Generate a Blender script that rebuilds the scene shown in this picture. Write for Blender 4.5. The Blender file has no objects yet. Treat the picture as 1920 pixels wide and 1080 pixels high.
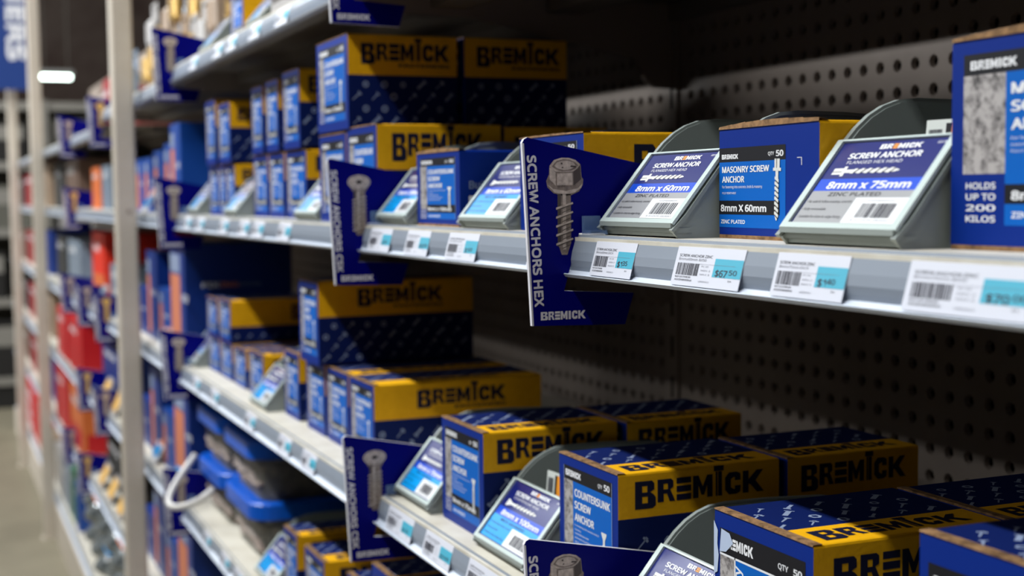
import bpy, bmesh, math, random
from mathutils import Matrix, Vector
random.seed(7)
sc = bpy.context.scene
C = sc.collection
ZC = 1.26                                   # camera height above the floor
# ------------------------------------------------------------------ camera
cd = bpy.data.cameras.new('camera'); cam = bpy.data.objects.new('camera', cd); C.objects.link(cam)
cd.sensor_width = 36.0; cd.lens = 48.0; cd.clip_start = 0.02; cd.clip_end = 200
R = Matrix(((0.9203, -0.3911, -0.0113), (0.0371, 0.0585, 0.9976), (-0.3895, -0.9185, 0.0683)))
cam.matrix_world = Matrix.Translation((0, 0, ZC)) @ R.transposed().normalized().to_4x4()
cd.dof.use_dof = True; cd.dof.focus_distance = 0.84; cd.dof.aperture_fstop = 7.3
sc.camera = cam
# ------------------------------------------------------------------ light
W = bpy.data.worlds.new('world'); sc.world = W; W.use_nodes = True
W.node_tree.nodes['Background'].inputs[0].default_value = (0.95, 0.93, 0.95, 1)
W.node_tree.nodes['Background'].inputs[1].default_value = 0.24
def line_light(name, loc, sx, sy, power, aim, col=(0.94, 0.98, 1.0)):
    l = bpy.data.lights.new(name, 'AREA'); l.shape = 'RECTANGLE'; l.size = sx; l.size_y = sy; l.energy = power; l.color = col
    o = bpy.data.objects.new(name, l); C.objects.link(o); o.location = loc
    d = (Vector(aim) - Vector(loc)).normalized(); y = Vector((0, 1, 0)); z = -d; x = y.cross(z).normalized(); y = z.cross(x)
    o.matrix_world = Matrix.Translation(loc) @ Matrix((x, y, z)).transposed().to_4x4()
line_light('aisle_tube_row', (-1.2, 4.2, ZC + 2.5), 0.10, 9.6, 400, (0.2, 4.2, ZC))
line_light('next_aisle_tube_row', (-5.0, 6.5, ZC + 2.14), 0.12, 11.0, 95, (0.5, 6.5, ZC))
line_light('far_aisle_tube_row', (-10.0, 9.5, ZC + 1.87), 0.14, 14.0, 1100, (0.5, 9.5, ZC))
vs = sc.view_settings; vs.view_transform = 'Standard'; vs.look = 'None'; vs.exposure = 0.0; vs.gamma = 1.0; vs.use_curve_mapping = False
# ------------------------------------------------------------------ materials
def lin(c): return tuple((x / 255 / 12.92 if x <= 10 else ((x / 255 + 0.055) / 1.055) ** 2.4) for x in c)
MATS = {}
def mat(name, rgb=None, rough=0.5, metal=0.0, spec=0.5, coat=0.0, alpha=1.0, trans=0.0, emit=0.0, noise=None, bump=0.0, bscale=200.0, ior=1.45, lrgb=None):
    if name in MATS: return MATS[name]
    m = bpy.data.materials.new(name); m.use_nodes = True; nt = m.node_tree; b = nt.nodes['Principled BSDF']
    col = lrgb if lrgb else lin(rgb)
    b.inputs['Base Color'].default_value = (*col, 1); b.inputs['Roughness'].default_value = rough; b.inputs['Metallic'].default_value = metal
    b.inputs['Specular IOR Level'].default_value = spec; b.inputs['Coat Weight'].default_value = coat; b.inputs['Coat Roughness'].default_value = 0.12
    b.inputs['Alpha'].default_value = alpha; b.inputs['Transmission Weight'].default_value = trans; b.inputs['IOR'].default_value = ior
    if emit: b.inputs['Emission Color'].default_value = (*col, 1); b.inputs['Emission Strength'].default_value = emit
    if noise or bump:
        tc = nt.nodes.new('ShaderNodeTexCoord')
    if noise:                                # (scale, second colour, contrast low, high)
        n = nt.nodes.new('ShaderNodeTexNoise'); n.inputs['Scale'].default_value = noise[0]; n.inputs['Detail'].default_value = 6; n.inputs['Roughness'].default_value = 0.65
        nt.links.new(tc.outputs['Object'], n.inputs['Vector'])
        r = nt.nodes.new('ShaderNodeValToRGB'); r.color_ramp.elements[0].position = noise[2]; r.color_ramp.elements[1].position = noise[3]
        r.color_ramp.elements[0].color = (*lin(noise[1]), 1); r.color_ramp.elements[1].color = (*col, 1)
        nt.links.new(n.outputs['Fac'], r.inputs['Fac']); nt.links.new(r.outputs['Color'], b.inputs['Base Color'])
    if bump:
        n2 = nt.nodes.new('ShaderNodeTexNoise'); n2.inputs['Scale'].default_value = bscale; n2.inputs['Detail'].default_value = 3
        nt.links.new(tc.outputs['Object'], n2.inputs['Vector'])
        bp = nt.nodes.new('ShaderNodeBump'); bp.inputs['Strength'].default_value = bump; bp.inputs['Distance'].default_value = 0.002
        nt.links.new(n2.outputs['Fac'], bp.inputs['Height']); nt.links.new(bp.outputs['Normal'], b.inputs['Normal'])
    MATS[name] = m; return m
mat('box_blue', lrgb=(0.0015, 0.021, 0.205), rough=0.45, spec=0.15)
mat('panel_blue', lrgb=(0.002, 0.108, 0.46), rough=0.45, spec=0.15)
mat('carton_navy', lrgb=(0.003, 0.011, 0.085), rough=0.5, spec=0.15)
mat('carton_yellow', lrgb=(0.84, 0.42, 0.005), rough=0.5, spec=0.25, noise=(60, (222, 160, 4), 0.2, 0.55), bump=0.15, bscale=300)
mat('logo_navy', lrgb=(0.006, 0.007, 0.030), rough=0.5, spec=0.3)
mat('print_grey', lrgb=(0.24, 0.29, 0.42), rough=0.5, spec=0.3)
mat('print_white', lrgb=(0.78, 0.78, 0.80), rough=0.45, spec=0.3)
mat('band_black', lrgb=(0.008, 0.008, 0.011), rough=0.45, spec=0.3)
mat('stone_print', (172, 166, 164), rough=0.5, noise=(150, (44, 40, 42), 0.34, 0.56))
mat('cardboard', (146, 112, 78), rough=0.85, spec=0.15, noise=(150, (84, 62, 42), 0.3, 0.6))
mat('sign_navy', lrgb=(0.0008, 0.0012, 0.16), rough=0.4, spec=0.08)
mat('sign_edge', lrgb=(0.72, 0.70, 0.74), rough=0.5)
mat('sign_text', lrgb=(0.80, 0.76, 0.80), rough=0.5)
mat('steel_light', (226, 208, 196), rough=0.5, noise=(260, (168, 150, 140), 0.3, 0.7))
mat('steel_mid', (166, 147, 136), rough=0.5, noise=(260, (106, 92, 84), 0.3, 0.7))
mat('steel_dark', (78, 66, 60), rough=0.5)
mat('steel_white', (214, 214, 210), rough=0.45)
mat('bin_grey', (142, 149, 145), rough=0.42, spec=0.5)
mat('holder_clear', (196, 208, 204), rough=0.2, spec=0.6)
mat('card_navy', lrgb=(0.006, 0.012, 0.15), rough=0.30, coat=0.7)
mat('card_blue', lrgb=(0.004, 0.07, 0.60), rough=0.30, coat=0.7)
mat('card_cyan', lrgb=(0.0, 0.34, 0.82), rough=0.30, coat=0.5)
mat('card_grey', (160, 160, 162), rough=0.30, coat=0.7)
mat('card_white', (235, 235, 236), rough=0.35, coat=0.5)
mat('card_dark', (30, 30, 36), rough=0.4, coat=0.4)
mat('orange', lrgb=(0.82, 0.30, 0.02), rough=0.5)
mat('shelf_cream', (214, 208, 194), rough=0.45, noise=(25, (196, 188, 172), 0.3, 0.6))
mat('shelf_cream_shaded', (112, 104, 96), rough=0.6)  # same cream as the deck, darkened to paint in the shade underneath
mat('rail_grey', lrgb=(0.23, 0.26, 0.31), rough=0.3, spec=0.5)
mat('rail_lip', lrgb=(0.62, 0.67, 0.76), rough=0.25, spec=0.6)
mat('ticket_white', lrgb=(0.62, 0.63, 0.70), rough=0.5)
mat('ticket_cyan', lrgb=(0.055, 0.38, 0.52), rough=0.5)
mat('ticket_ink', lrgb=(0.025, 0.025, 0.04), rough=0.6)
mat('ticket_soft', lrgb=(0.22, 0.22, 0.26), rough=0.6)
mat('peg_brown', (146, 133, 123), rough=0.55, spec=0.35, noise=(20, (136, 123, 114), 0.3, 0.7))
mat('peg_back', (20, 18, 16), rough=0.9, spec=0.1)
mat('bracket_brown', (146, 133, 123), rough=0.5, spec=0.35)
mat('post_cream', (196, 186, 172), rough=0.5, noise=(14, (186, 175, 160), 0.3, 0.7))
mat('zinc', (190, 200, 205), rough=0.22, metal=1.0)
mat('clip_clear', (120, 150, 200), rough=0.15, alpha=0.45)
mat('tub_clear', (190, 188, 180), rough=0.18, alpha=0.20)
mat('tub_blue', lrgb=(0.002, 0.085, 0.50), rough=0.3, spec=0.35)
mat('tub_contents', (92, 82, 70), rough=0.5, metal=0.3, noise=(60, (24, 22, 19), 0.38, 0.6))
mat('handle_white', (214, 210, 206), rough=0.35)
mat('floor_concrete', (132, 124, 104), rough=0.6, noise=(1.6, (104, 97, 80), 0.3, 0.7))
mat('wall_grey', (104, 92, 84), rough=0.8, noise=(0.8, (66, 48, 42), 0.35, 0.65))
mat('ceil_brown', (96, 84, 76), rough=0.8)
mat('red_card', lrgb=(0.50, 0.006, 0.010), rough=0.45)
mat('red_bright', lrgb=(0.75, 0.03, 0.01), rough=0.4)
mat('orange_card', lrgb=(0.62, 0.14, 0.03), rough=0.5)
mat('salmon_print', lrgb=(0.60, 0.19, 0.10), rough=0.5)
mat('deep_blue', lrgb=(0.003, 0.028, 0.20), rough=0.4)
mat('bright_blue', lrgb=(0.003, 0.055, 0.30), rough=0.4)
mat('gold_zinc', lrgb=(0.42, 0.26, 0.07), rough=0.35, metal=0.5)
mat('bag_silver', (150, 156, 158), rough=0.16, metal=0.35, spec=0.8, noise=(40, (66, 70, 70), 0.35, 0.62), bump=0.9, bscale=60)
mat('pack_grey', (120, 134, 150), rough=0.3)
mat('pack_tan', (150, 128, 108), rough=0.4)
mat('pack_pale', (172, 168, 166), rough=0.3)
mat('beam_grey', (132, 128, 120), rough=0.6)
mat('panel_grey', (104, 102, 92), rough=0.7, noise=(3, (84, 82, 74), 0.35, 0.65))
mat('bay_dark', (34, 32, 30), rough=0.9)
mat('lamp_glow', (235, 255, 245), emit=9.0)
mat('lamp_body', (200, 200, 196), rough=0.5)
mat('green_card', (50, 110, 70), rough=0.5)
mat('scuff', (176, 190, 214), rough=0.6)
mat('plastic_white', (206, 210, 204), rough=0.4)
# ------------------------------------------------------------------ mesh building
class MB:
    def __init__(s): s.v = []; s.f = []; s.m = []; s.slots = []
    def slot(s, n):
        if n not in s.slots: s.slots.append(n)
        return s.slots.index(n)
    def add(s, vs_, fs, m):
        o = len(s.v); s.v += [tuple(p) for p in vs_]; k = s.slot(m)
        for q in fs: s.f.append([o + i for i in q]); s.m.append(k)
    def box(s, a, b, m):
        x0, y0, z0 = a; x1, y1, z1 = b
        s.add([(x0,y0,z0),(x1,y0,z0),(x1,y1,z0),(x0,y1,z0),(x0,y0,z1),(x1,y0,z1),(x1,y1,z1),(x0,y1,z1)],
              [(0,3,2,1),(4,5,6,7),(0,1,5,4),(1,2,6,5),(2,3,7,6),(3,0,4,7)], m)
    def prism_xz(s, poly, y0, y1, m, mside=None):      # polygon in (x,z) extruded along y
        n = len(poly); vs_ = [(x, y0, z) for x, z in poly] + [(x, y1, z) for x, z in poly]
        s.add(vs_, [list(range(n)), list(range(2*n-1, n-1, -1))], m)
        s.add(vs_, [(i, i+n, (i+1) % n + n, (i+1) % n) for i in range(n)], mside or m)
    def sheet_xz(s, path, th, y0, y1, m):               # open path in (x,z), thickened and extruded along y
        L = len(path); out = []
        for i, (x, z) in enumerate(path):
            a = path[max(i-1, 0)]; b = path[min(i+1, L-1)]; dx, dz = b[0]-a[0], b[1]-a[1]; l = math.hypot(dx, dz)
            out.append((x - dz/l*th, z + dx/l*th))
        s.prism_xz(list(path) + out[::-1], y0, y1, m)
    def lathe(s, prof, m, seg=16, M=None):              # profile (r,z)
        M = M or Matrix(); vs_ = []; fs = []
        for r, z in prof:
            for k in range(seg):
                a = 2*math.pi*k/seg; vs_.append(M @ Vector((r*math.cos(a), r*math.sin(a), z)))
        for i in range(len(prof)-1):
            for k in range(seg):
                fs.append((i*seg+k, i*seg+(k+1) % seg, (i+1)*seg+(k+1) % seg, (i+1)*seg+k))
        s.add(vs_, fs, m)
    def tube(s, pts, r, m, seg=10):
        pts = [Vector(p) for p in pts]; vs_ = []; fs = []
        for i, p in enumerate(pts):
            d = (pts[min(i+1, len(pts)-1)] - pts[max(i-1, 0)]).normalized(); a = d.orthogonal().normalized() if i == 0 else (a - d*a.dot(d)).normalized(); b = d.cross(a)
            vs_ += [p + (a*math.cos(2*math.pi*k/seg) + b*math.sin(2*math.pi*k/seg))*r for k in range(seg)]
        for i in range(len(pts)-1):
            fs += [(i*seg+k, i*seg+(k+1) % seg, (i+1)*seg+(k+1) % seg, (i+1)*seg+k) for k in range(seg)]
        fs += [list(range(seg))[::-1], list(range((len(pts)-1)*seg, len(pts)*seg))]
        s.add(vs_, fs, m)
    def build(s, name, parent=None, smooth=False):
        me = bpy.data.meshes.new(name); me.from_pydata(s.v, [], s.f)
        for n in s.slots: me.materials.append(MATS[n])
        me.polygons.foreach_set('material_index', s.m)
        if smooth: me.polygons.foreach_set('use_smooth', [True]*len(s.f))
        me.update(); o = bpy.data.objects.new(name, me); C.objects.link(o)
        if parent: o.parent = parent
        return o
def thing(name, label, cat, loc=(0, 0, 0), rz=0.0, group=None):
    o = bpy.data.objects.new(name, None); C.objects.link(o); o.empty_display_size = 0.02
    o.location = (loc[0], loc[1], loc[2] + ZC); o.rotation_euler = (0, 0, rz)
    return tag(o, label, cat, group)
def tag(o, label, cat, group=None, kind=None):
    if label: o['label'] = label
    if cat: o['category'] = cat
    if group: o['group'] = group
    if kind: o['kind'] = kind
    return o
def struct(o, label=None): o['kind'] = 'structure'; o.location.z += ZC; return o
def single(mb, name, label, cat, loc=(0, 0, 0), rz=0.0, group=None, smooth=False):
    o = mb.build(name, None, smooth); o.location = (loc[0], loc[1], loc[2] + ZC); o.rotation_euler = (0, 0, rz)
    return tag(o, label, cat, group)
def dup(root, loc, label, rz=None, group=None):
    r = root.copy(); C.objects.link(r); r.location = (loc[0], loc[1], loc[2] + ZC); r['label'] = label
    if rz is not None: r.rotation_euler = (0, 0, rz)
    if group: r['group'] = group
    for ch in list(root.children):
        c = ch.copy(); C.objects.link(c); c.parent = r
        for g in ch.children:
            d = g.copy(); C.objects.link(d); d.parent = c
    return r
# ------------------------------------------------------------------ printing on faces
_TX = {}
try: FONT = bpy.data.fonts.load(bpy.utils.system_resource('DATAFILES', path='fonts') + '/NotoSansHebrew-Regular.woff2')   # typeface that ships with Blender
except Exception: FONT = None
def glyphs(s, bold):
    bold = min(bold, .018)
    k = (s, bold)
    if k not in _TX:
        cu = bpy.data.curves.new('t', 'FONT'); cu.body = s; cu.size = 1.0; cu.resolution_u = 2; cu.offset = bold; cu.fill_mode = 'FRONT'
        if FONT: cu.font = FONT
        o = bpy.data.objects.new('t', cu); me = bpy.data.meshes.new_from_object(o)
        vs_ = [(v.co.x, v.co.y) for v in me.vertices]; fs = [tuple(p.vertices) for p in me.polygons]
        bpy.data.objects.remove(o); bpy.data.curves.remove(cu); bpy.data.meshes.remove(me)
        xs = [p[0] for p in vs_]; x0, x1 = min(xs), max(xs); cap = 0.714
        _TX[k] = ([((x-x0)/cap, y/cap) for x, y in vs_], fs, (x1-x0)/cap)
    return _TX[k]
B_ = [[(0,-.22),(.30,-.22),(.30,1),(0,1)], [(.30,.78),(.62,.78),(.72,1),(.30,1)], [(.30,.32),(.60,.32),(.64,.5),(.30,.5)], [(.30,-.22),(.74,-.22),(.62,.02),(.30,.02)],
      [(.52,.5),(.64,.5),(.82,.60),(.82,.88),(.72,1),(.62,.78),(.52,.78)], [(.54,.02),(.62,.02),(.74,-.22),(.88,-.10),(.88,.26),(.78,.40),(.64,.5),(.60,.32),(.54,.32)]]
R_ = [[(.96,0),(1.22,0),(1.22,1),(.96,1)], [(1.22,.80),(1.46,.80),(1.54,1),(1.22,1)], [(1.22,.36),(1.44,.36),(1.50,.54),(1.22,.54)],
      [(1.40,.54),(1.50,.54),(1.64,.62),(1.64,.90),(1.54,1),(1.46,.80),(1.40,.80)], [(1.22,.36),(1.36,.36),(1.48,0),(1.72,0),(1.56,.40),(1.50,.54),(1.44,.36)]]
E_ = [[(1.78,.74),(2.42,.74),(2.42,1),(1.78,1)], [(1.78,.37),(2.42,.37),(2.42,.64),(1.78,.64)], [(1.78,0),(2.42,0),(2.42,.27),(1.78,.27)]]
M_ = [[(2.50,0),(2.74,0),(2.74,1),(2.50,1)], [(3.12,0),(3.36,0),(3.36,1),(3.12,1)], [(2.74,1),(2.74,.55),(2.87,.12),(2.99,.12),(3.12,.55),(3.12,1),(2.93,.5)]]
I_ = [[(3.50,0),(3.58,0),(3.58,1.10),(3.50,1.10)], [(3.61,0),(3.78,0),(3.78,1.10),(3.61,1.10)], [(3.42,1.12),(3.86,1.12),(3.86,1.36),(3.42,1.36)]]
I2_ = [[(3.50,0),(3.78,0),(3.78,1),(3.50,1)]]
C_ = [[(3.92,.22),(4.18,.32),(4.18,.68),(3.92,.78)], [(3.92,.78),(4.18,.68),(4.30,.77),(4.52,.77),(4.60,.92),(4.44,1),(4.10,1)], [(3.92,.22),(4.10,0),(4.44,0),(4.60,.08),(4.52,.23),(4.30,.23),(4.18,.32)],
      [(4.36,.77),(4.36,.62),(4.62,.62),(4.60,.92),(4.52,.77)], [(4.36,.23),(4.52,.23),(4.60,.08),(4.62,.38),(4.36,.38)]]
K_ = [[(4.72,0),(4.98,0),(4.98,1),(4.72,1)], [(4.98,.40),(5.10,.34),(5.36,0),(5.68,0),(5.30,.52),(5.64,1),(5.34,1),(4.98,.60)]]
class Face:
    """a printable plane: origin O, axes U and V, normal N; layers sit 0.12 mm apart"""
    def __init__(s, mb, O, U, V, eps=0.00012): s.mb = mb; s.O = Vector(O); s.U = Vector(U).normalized(); s.V = Vector(V).normalized(); s.N = s.U.cross(s.V); s.e = eps
    def P(s, u, v, l): return s.O + s.U*u + s.V*v + s.N*(s.e*l)
    def poly(s, pts, m, l=1): s.mb.add([s.P(u, v, l) for u, v in pts], [list(range(len(pts)))], m)
    def rect(s, u0, v0, u1, v1, m, l=1): s.poly([(u0, v0), (u1, v0), (u1, v1), (u0, v1)], m, l)
    def polys(s, ps, u, v, sx, sy, m, l=2, rot=0.0):
        c, sn = math.cos(rot), math.sin(rot)
        for p in ps: s.poly([(u + c*x*sx - sn*y*sy, v + sn*x*sx + c*y*sy) for x, y in p], m, l)
    def text(s, t, u, v, h, m, w=None, l=2, bold=0.012, rot=0.0, maxw=None):
        vs_, fs, tw = glyphs(t, bold); sx = h if w is None else w/tw
        if maxw and sx*tw > maxw: sx = maxw/tw
        c, sn = math.cos(rot), math.sin(rot)
        sh = ((-1, 0), (1, 0), (0, .6)) if bold >= .025 else ((0, 0),)      # heavier weight: the same letters printed slightly shifted
        for q, (a, b) in enumerate(sh):
            du, dv = a*.028*sx, b*.028*h; s.mb.add([s.P(u + du + c*x*sx - sn*y*h, v + dv + sn*x*sx + c*y*h, l + .35*q) for x, y in vs_], fs, m)
    def logo(s, u, v, w, h, m, l=2, big=True, fast=False, e_mat=None, rot=0.0):
        sx = w/5.68
        if big: s.polys(B_, u, v, sx, h, m, l, rot)
        else: s.polys([[(x, (y+.22)/1.22) for x, y in p] for p in B_], u, v, sx, h, m, l, rot)
        for ps in (R_, M_, I_ if big else I2_, C_, K_): s.polys(ps, u, v, sx, h, m, l, rot)
        s.polys(E_, u, v, sx, h, e_mat or m, l, rot)
        if fast: s.text('FASTENERS', u + w*0.42, v - h*0.36, h*0.22, m, w=w*0.58, l=l, bold=0.03)
    def barcode(s, u0, v0, u1, v1, m, l=3, seed=1):
        r = random.Random(seed); u = u0; p = (u1-u0)/46
        while u < u1 - 2*p:
            a = p*r.choice((0.6, 1, 1.6, 2.2)); s.rect(u, v0, min(u+a, u1), v1, m, l); u += a + p*r.choice((0.6, 0.9, 1.4))
    def icons(s, u0, v0, u1, v1, m, l=1, size=0.0115, pitch=0.021, seed=1, ang=0.75):
        r = random.Random(seed); j = 0; v = v0 + size*0.55
        while v < v1 - size*0.45:
            u = u0 + size*0.6 + (pitch*0.5 if j % 2 else 0)
            while u < u1 - size*0.5:
                k = r.randrange(5); a = ang + r.uniform(-.08, .08); z = size*r.uniform(.85, 1.1)
                if k == 0: ps = [[(-.5,-.2),(-.32,-.2),(-.32,.2),(-.5,.2)], [(-.30,-.1),(.5,-.1),(.5,.1),(-.30,.1)]]
                elif k == 1: ps = [[(.5,.24),(.32,.1),(.32,-.1),(.5,-.24)], [(.30,.07),(-.5,.04),(-.5,-.04),(.30,-.07)]]
                elif k == 2: ps = [[(.3*math.cos(i*1.0472), .3*math.sin(i*1.0472)) for i in range(6)]]; ps = [[(.34*math.cos(i*1.0472), .34*math.sin(i*1.0472)), (.34*math.cos((i+1)*1.0472), .34*math.sin((i+1)*1.0472)), (.18*math.cos((i+1)*1.0472), .18*math.sin((i+1)*1.0472)), (.18*math.cos(i*1.0472), .18*math.sin(i*1.0472))] for i in range(6)]
                elif k == 3: ps = [[(-.5,-.14),(.42,-.14),(.5,0),(.42,.14),(-.5,.14)], [(.46,-.26),(.56,-.26),(.56,.26),(.46,.26)]]
                else: ps = [[(-.5,-.05),(.4,-.05),(.4,.05),(-.5,.05)], [(.25,-.25),(.42,-.25),(.42,.25),(.25,.25)], [(.42,-.12),(.52,-.12),(.52,.12),(.42,.12)]]
                s.polys(ps, u, v, z, z, m, l, a); u += pitch
            v += pitch*0.62; j += 1
    def screw(s, u, v, length, w, rot=0.0, l=3, head='hex', light='steel_white', dark='steel_dark', turns=6):
        # drawn along +x from head to tip, centre line y=0
        def D(ps, m, ll): s.polys(ps, u, v, length, w, m, ll, rot)
        if head == 'hex': D([[(-.02,-.8),(.13,-.8),(.13,.8),(-.02,.8)]], light, l); D([[(.13,-1.25),(.18,-1.25),(.18,1.25),(.13,1.25)]], light, l); D([[(-.02,-.2),(.13,-.2),(.13,-.05),(-.02,-.05)]], dark, l+1)
        else: D([[(0,-1.15),(.04,-1.15),(.17,-.42),(.17,.42),(.04,1.15),(0,1.15)]], light, l)
        D([[(.17,-.42),(.94,-.42),(1,-.1),(1,.1),(.94,.42),(.17,.42)]], light, l)
        for i in range(turns):
            x = .27 + i*(.66/turns); D([[(x,-.62),(x+.05,-.62),(x+.10,.62),(x+.05,.62)]], light, l+1); D([[(x+.05,-.42),(x+.075,-.42),(x+.125,.42),(x+.10,.42)]], dark, l+1)
# ------------------------------------------------------------------ fastener cartons
BOXES = {}
def fastener_box(x, y, z, w, h, d, label, style='csk', size='8mm x 75mm', fin='GALVANISED', side='logo', yf=0.42, group=None, rz=0.0, fast=True, logo_span=(0.10, 0.90), flap='brown'):
    """front on x=0 facing the aisle, side on y=0; origin at the near front bottom corner"""
    key = (round(w, 3), round(h, 3), round(d, 3), style, size, fin, side, yf, fast, logo_span, flap)
    if key in BOXES: return dup(BOXES[key], (x, y, z), label, rz, group)
    t = thing('fastener_box', label, 'box', (x, y, z), rz, group); BOXES[key] = t
    mb = MB(); b = 0.0018
    if side == 'build': pr = [((0,b),(0,h-b),'box_blue'), ((0,h-b),(b,h),'box_blue'), ((b,h),(w-b,h),'box_blue')]
    else:
        zy = h*(1-yf)
        pr = [((0,b),(0,zy),'carton_navy'), ((0,zy),(0,h-b),'carton_yellow'), ((0,h-b),(b*.3,h-b*.3),'carton_yellow'), ((b*.3,h-b*.3),(b,h),'carton_yellow'), ((b,h),(w*.34,h),'carton_yellow'), ((w*.34,h),(w-b,h),'carton_navy')]
    pr += [((w-b,h),(w,h-b),'box_blue'), ((w,h-b),(w,b),'carton_navy'), ((w,b),(w-b,0),'carton_navy'), ((w-b,0),(b,0),'cardboard'), ((b,0),(0,b),'carton_navy')]
    for (y0,z0),(y1,z1),m in pr: mb.add([(0,y0,z0),(d,y0,z0),(d,y1,z1),(0,y1,z1)], [(0,1,2,3)], m)
    ring = [(a[0]) for a in pr]
    mb.add([(0,yy,zz) for yy,zz in ring], [list(range(len(ring)))], 'box_blue'); mb.add([(d,yy,zz) for yy,zz in ring], [list(range(len(ring)))[::-1]], 'box_blue')
    F = Face(mb, (0,0,0), (1,0,0), (0,0,1))
    T = Face(mb, (0,0,h), (1,0,0), (0,1,0))
    if side == 'build':
        F.text('Build', d*.07, h*.50, h*.12, 'print_grey', bold=0.008); F.text('Better', d*.07, h*.22, h*.22, 'print_white', bold=0.03)
    else:
        zy = h*(1-yf); bh = h*yf; u0, u1 = d*logo_span[0], d*logo_span[1]
        F.logo(u0, zy + bh*(.36 if fast else .30), u1-u0, bh*(.42 if fast else .5), 'logo_navy', fast=fast)
        F.icons(0.002, 0.002, d-0.002, zy-0.002, 'print_grey', seed=int(w*9999))
        T.icons(0.002, w*.34+0.002, d-0.002, w-0.002, 'print_grey', seed=int(h*9999))
        T.logo(u0, w*.10, u1-u0, w*.16, 'logo_navy', fast=False)
    mb.build('carton', t)
    # printed label on the front face
    lb = MB(); G = Face(lb, (0, w, 0), (0,-1,0), (0,0,1))
    if style == 'csk':
        m0, m1, v0, v1 = w*.09, w*.91, h*.10, h*.92
        hh = (v1-v0)*.13; G.rect(m0, v1-hh, m1, v1, 'band_black'); G.logo(m0+w*.03, v1-hh*.72, w*.27, hh*.45, 'print_white', big=False)
        G.text('QTY', m1-w*.23, v1-hh*.70, hh*.33, 'print_white', w=w*.07); G.text('50', m1-w*.13, v1-hh*.72, hh*.5, 'print_white', w=w*.09, bold=.03)
        s1 = m0 + (m1-m0)*.19; G.rect(m0, v0+(v1-v0)*.16, s1, v1-hh, 'stone_print')
        for i, q in enumerate(('HOLDS', 'UP TO', '200', 'KILOS')): G.text(q, m0+w*.01, v0+(v1-v0)*(.12-.038*i), (v1-v0)*.028, 'print_white', w=(s1-m0)*.8)
        G.rect(s1, v0, m1, v1-hh, 'panel_blue'); vv = v1-hh; ph = vv-v0; pw = m1-s1
        for i, q in enumerate(('COUNTERSUNK', 'SCREW', 'ANCHOR')): G.text(q, s1+pw*.05, vv-ph*(.15+.13*i), ph*.095, 'print_white', w=pw*(.90, .42, .50)[i], bold=.03)
        for i in range(5): G.text(('For fastening into concrete, brick &', 'masonry', 'COUNTERSUNK HEAD', 'EASY INSTALLATION INTO', 'SOLID AND HOLLOW')[i], s1+pw*.05, vv-ph*(.47+.045*i), ph*.024, 'print_white', w=pw*(.62, .16, .36, .5, .42)[i], bold=0)
        bh = ph*.15; bz = v0+ph*.12; G.rect(s1, bz, m1, bz+bh, 'band_black', 2); G.text(size, s1+pw*.04, bz+bh*.25, bh*.5, 'print_white', w=pw*.82, l=3, bold=.03)
        G.text(fin, s1+pw*.05, v0+ph*.035, ph*.05, 'print_white', w=pw*.42)
        G.screw(s1+pw*.80, vv-ph*.40, ph*.46, pw*.055, rot=-math.pi/2, l=3, head='csk', turns=9)
        for a in ((m0, v0, m0+w*.006, v1), (m1-w*.006, v0, m1, v1)): G.rect(*a, 'print_grey', 3)
    elif style == 'masonry':
        m0, m1, v0, v1 = w*.0, w*.69, h*.10, h*.80
        hh = (v1-v0)*.155; G.rect(m0, v1-hh, m1, v1+h*.02, 'band_black'); G.logo(m0+w*.03, v1-hh*.75, w*.18, hh*.40, 'print_white', big=False)
        G.text('QTY', m1-w*.17, v1-hh*.6, hh*.33, 'print_white', w=w*.06); G.text('50', m1-w*.09, v1-hh*.7, hh*.55, 'print_white', w=w*.07, bold=.03)
        G.rect(m0, v0, m1, v1-hh, 'panel_blue'); vv = v1-hh; ph = vv-v0; pw = m1-m0
        G.text('MASONRY SCREW', m0+pw*.05, vv-ph*.16, ph*.11, 'print_white', w=pw*.72, bold=.03); G.text('ANCHOR', m0+pw*.05, vv-ph*.31, ph*.11, 'print_white', w=pw*.35, bold=.03)
        G.text('For fastening into concrete, brick & masonry', m0+pw*.05, vv-ph*.40, ph*.05, 'print_white', w=pw*.62, bold=0); G.text('FULLY REMOVABLE', m0+pw*.05, vv-ph*.49, ph*.04, 'print_white', w=pw*.22, bold=0)
        bz = v0+ph*.20; bh = ph*.21; G.rect(m0, bz, m1-pw*.08, bz+bh, 'band_black', 2); G.text(size.replace('x', 'X'), m0+pw*.03, bz+bh*.22, bh*.58, 'print_white', w=pw*.70, l=3, bold=.035)
        G.text(fin, m0+pw*.03, v0+ph*.06, ph*.07, 'print_white', w=pw*.38, bold=.02)
        G.screw(m1-pw*.11, vv-ph*.0, ph*.88, pw*.045, rot=-math.pi/2-.03, l=4, head='hex', turns=8)
        G.rect(w*.80, h*.70, w*.845, h*.705, 'print_white', 2); G.rect(w*.84, h*.64, w*.845, h*.705, 'print_white', 2)
    elif style == 'tall':
        m0, m1, v0, v1 = w*.07, w*.96, h*.12, h*.925
        hh = h*.10; G.rect(m0, v1-hh, m1, v1, 'band_black'); G.logo(m0+w*.04, v1-hh*.75, w*.26, hh*.42, 'print_white', big=False); G.text('QTY 50', m1-w*.24, v1-hh*.7, hh*.4, 'print_white', w=w*.2)
        s1 = m0+w*.24; G.rect(m0, h*.36, s1, v1-hh, 'stone_print')
        for i, q in enumerate(('HOLDS', 'UP TO', '200', 'KILOS')): G.text(q, m0+w*.02, h*(.29-.052*i), h*.036, 'print_white', w=w*.17, bold=.02)
        G.rect(s1, v0, m1, v1-hh, 'panel_blue'); pw = m1-s1
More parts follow.
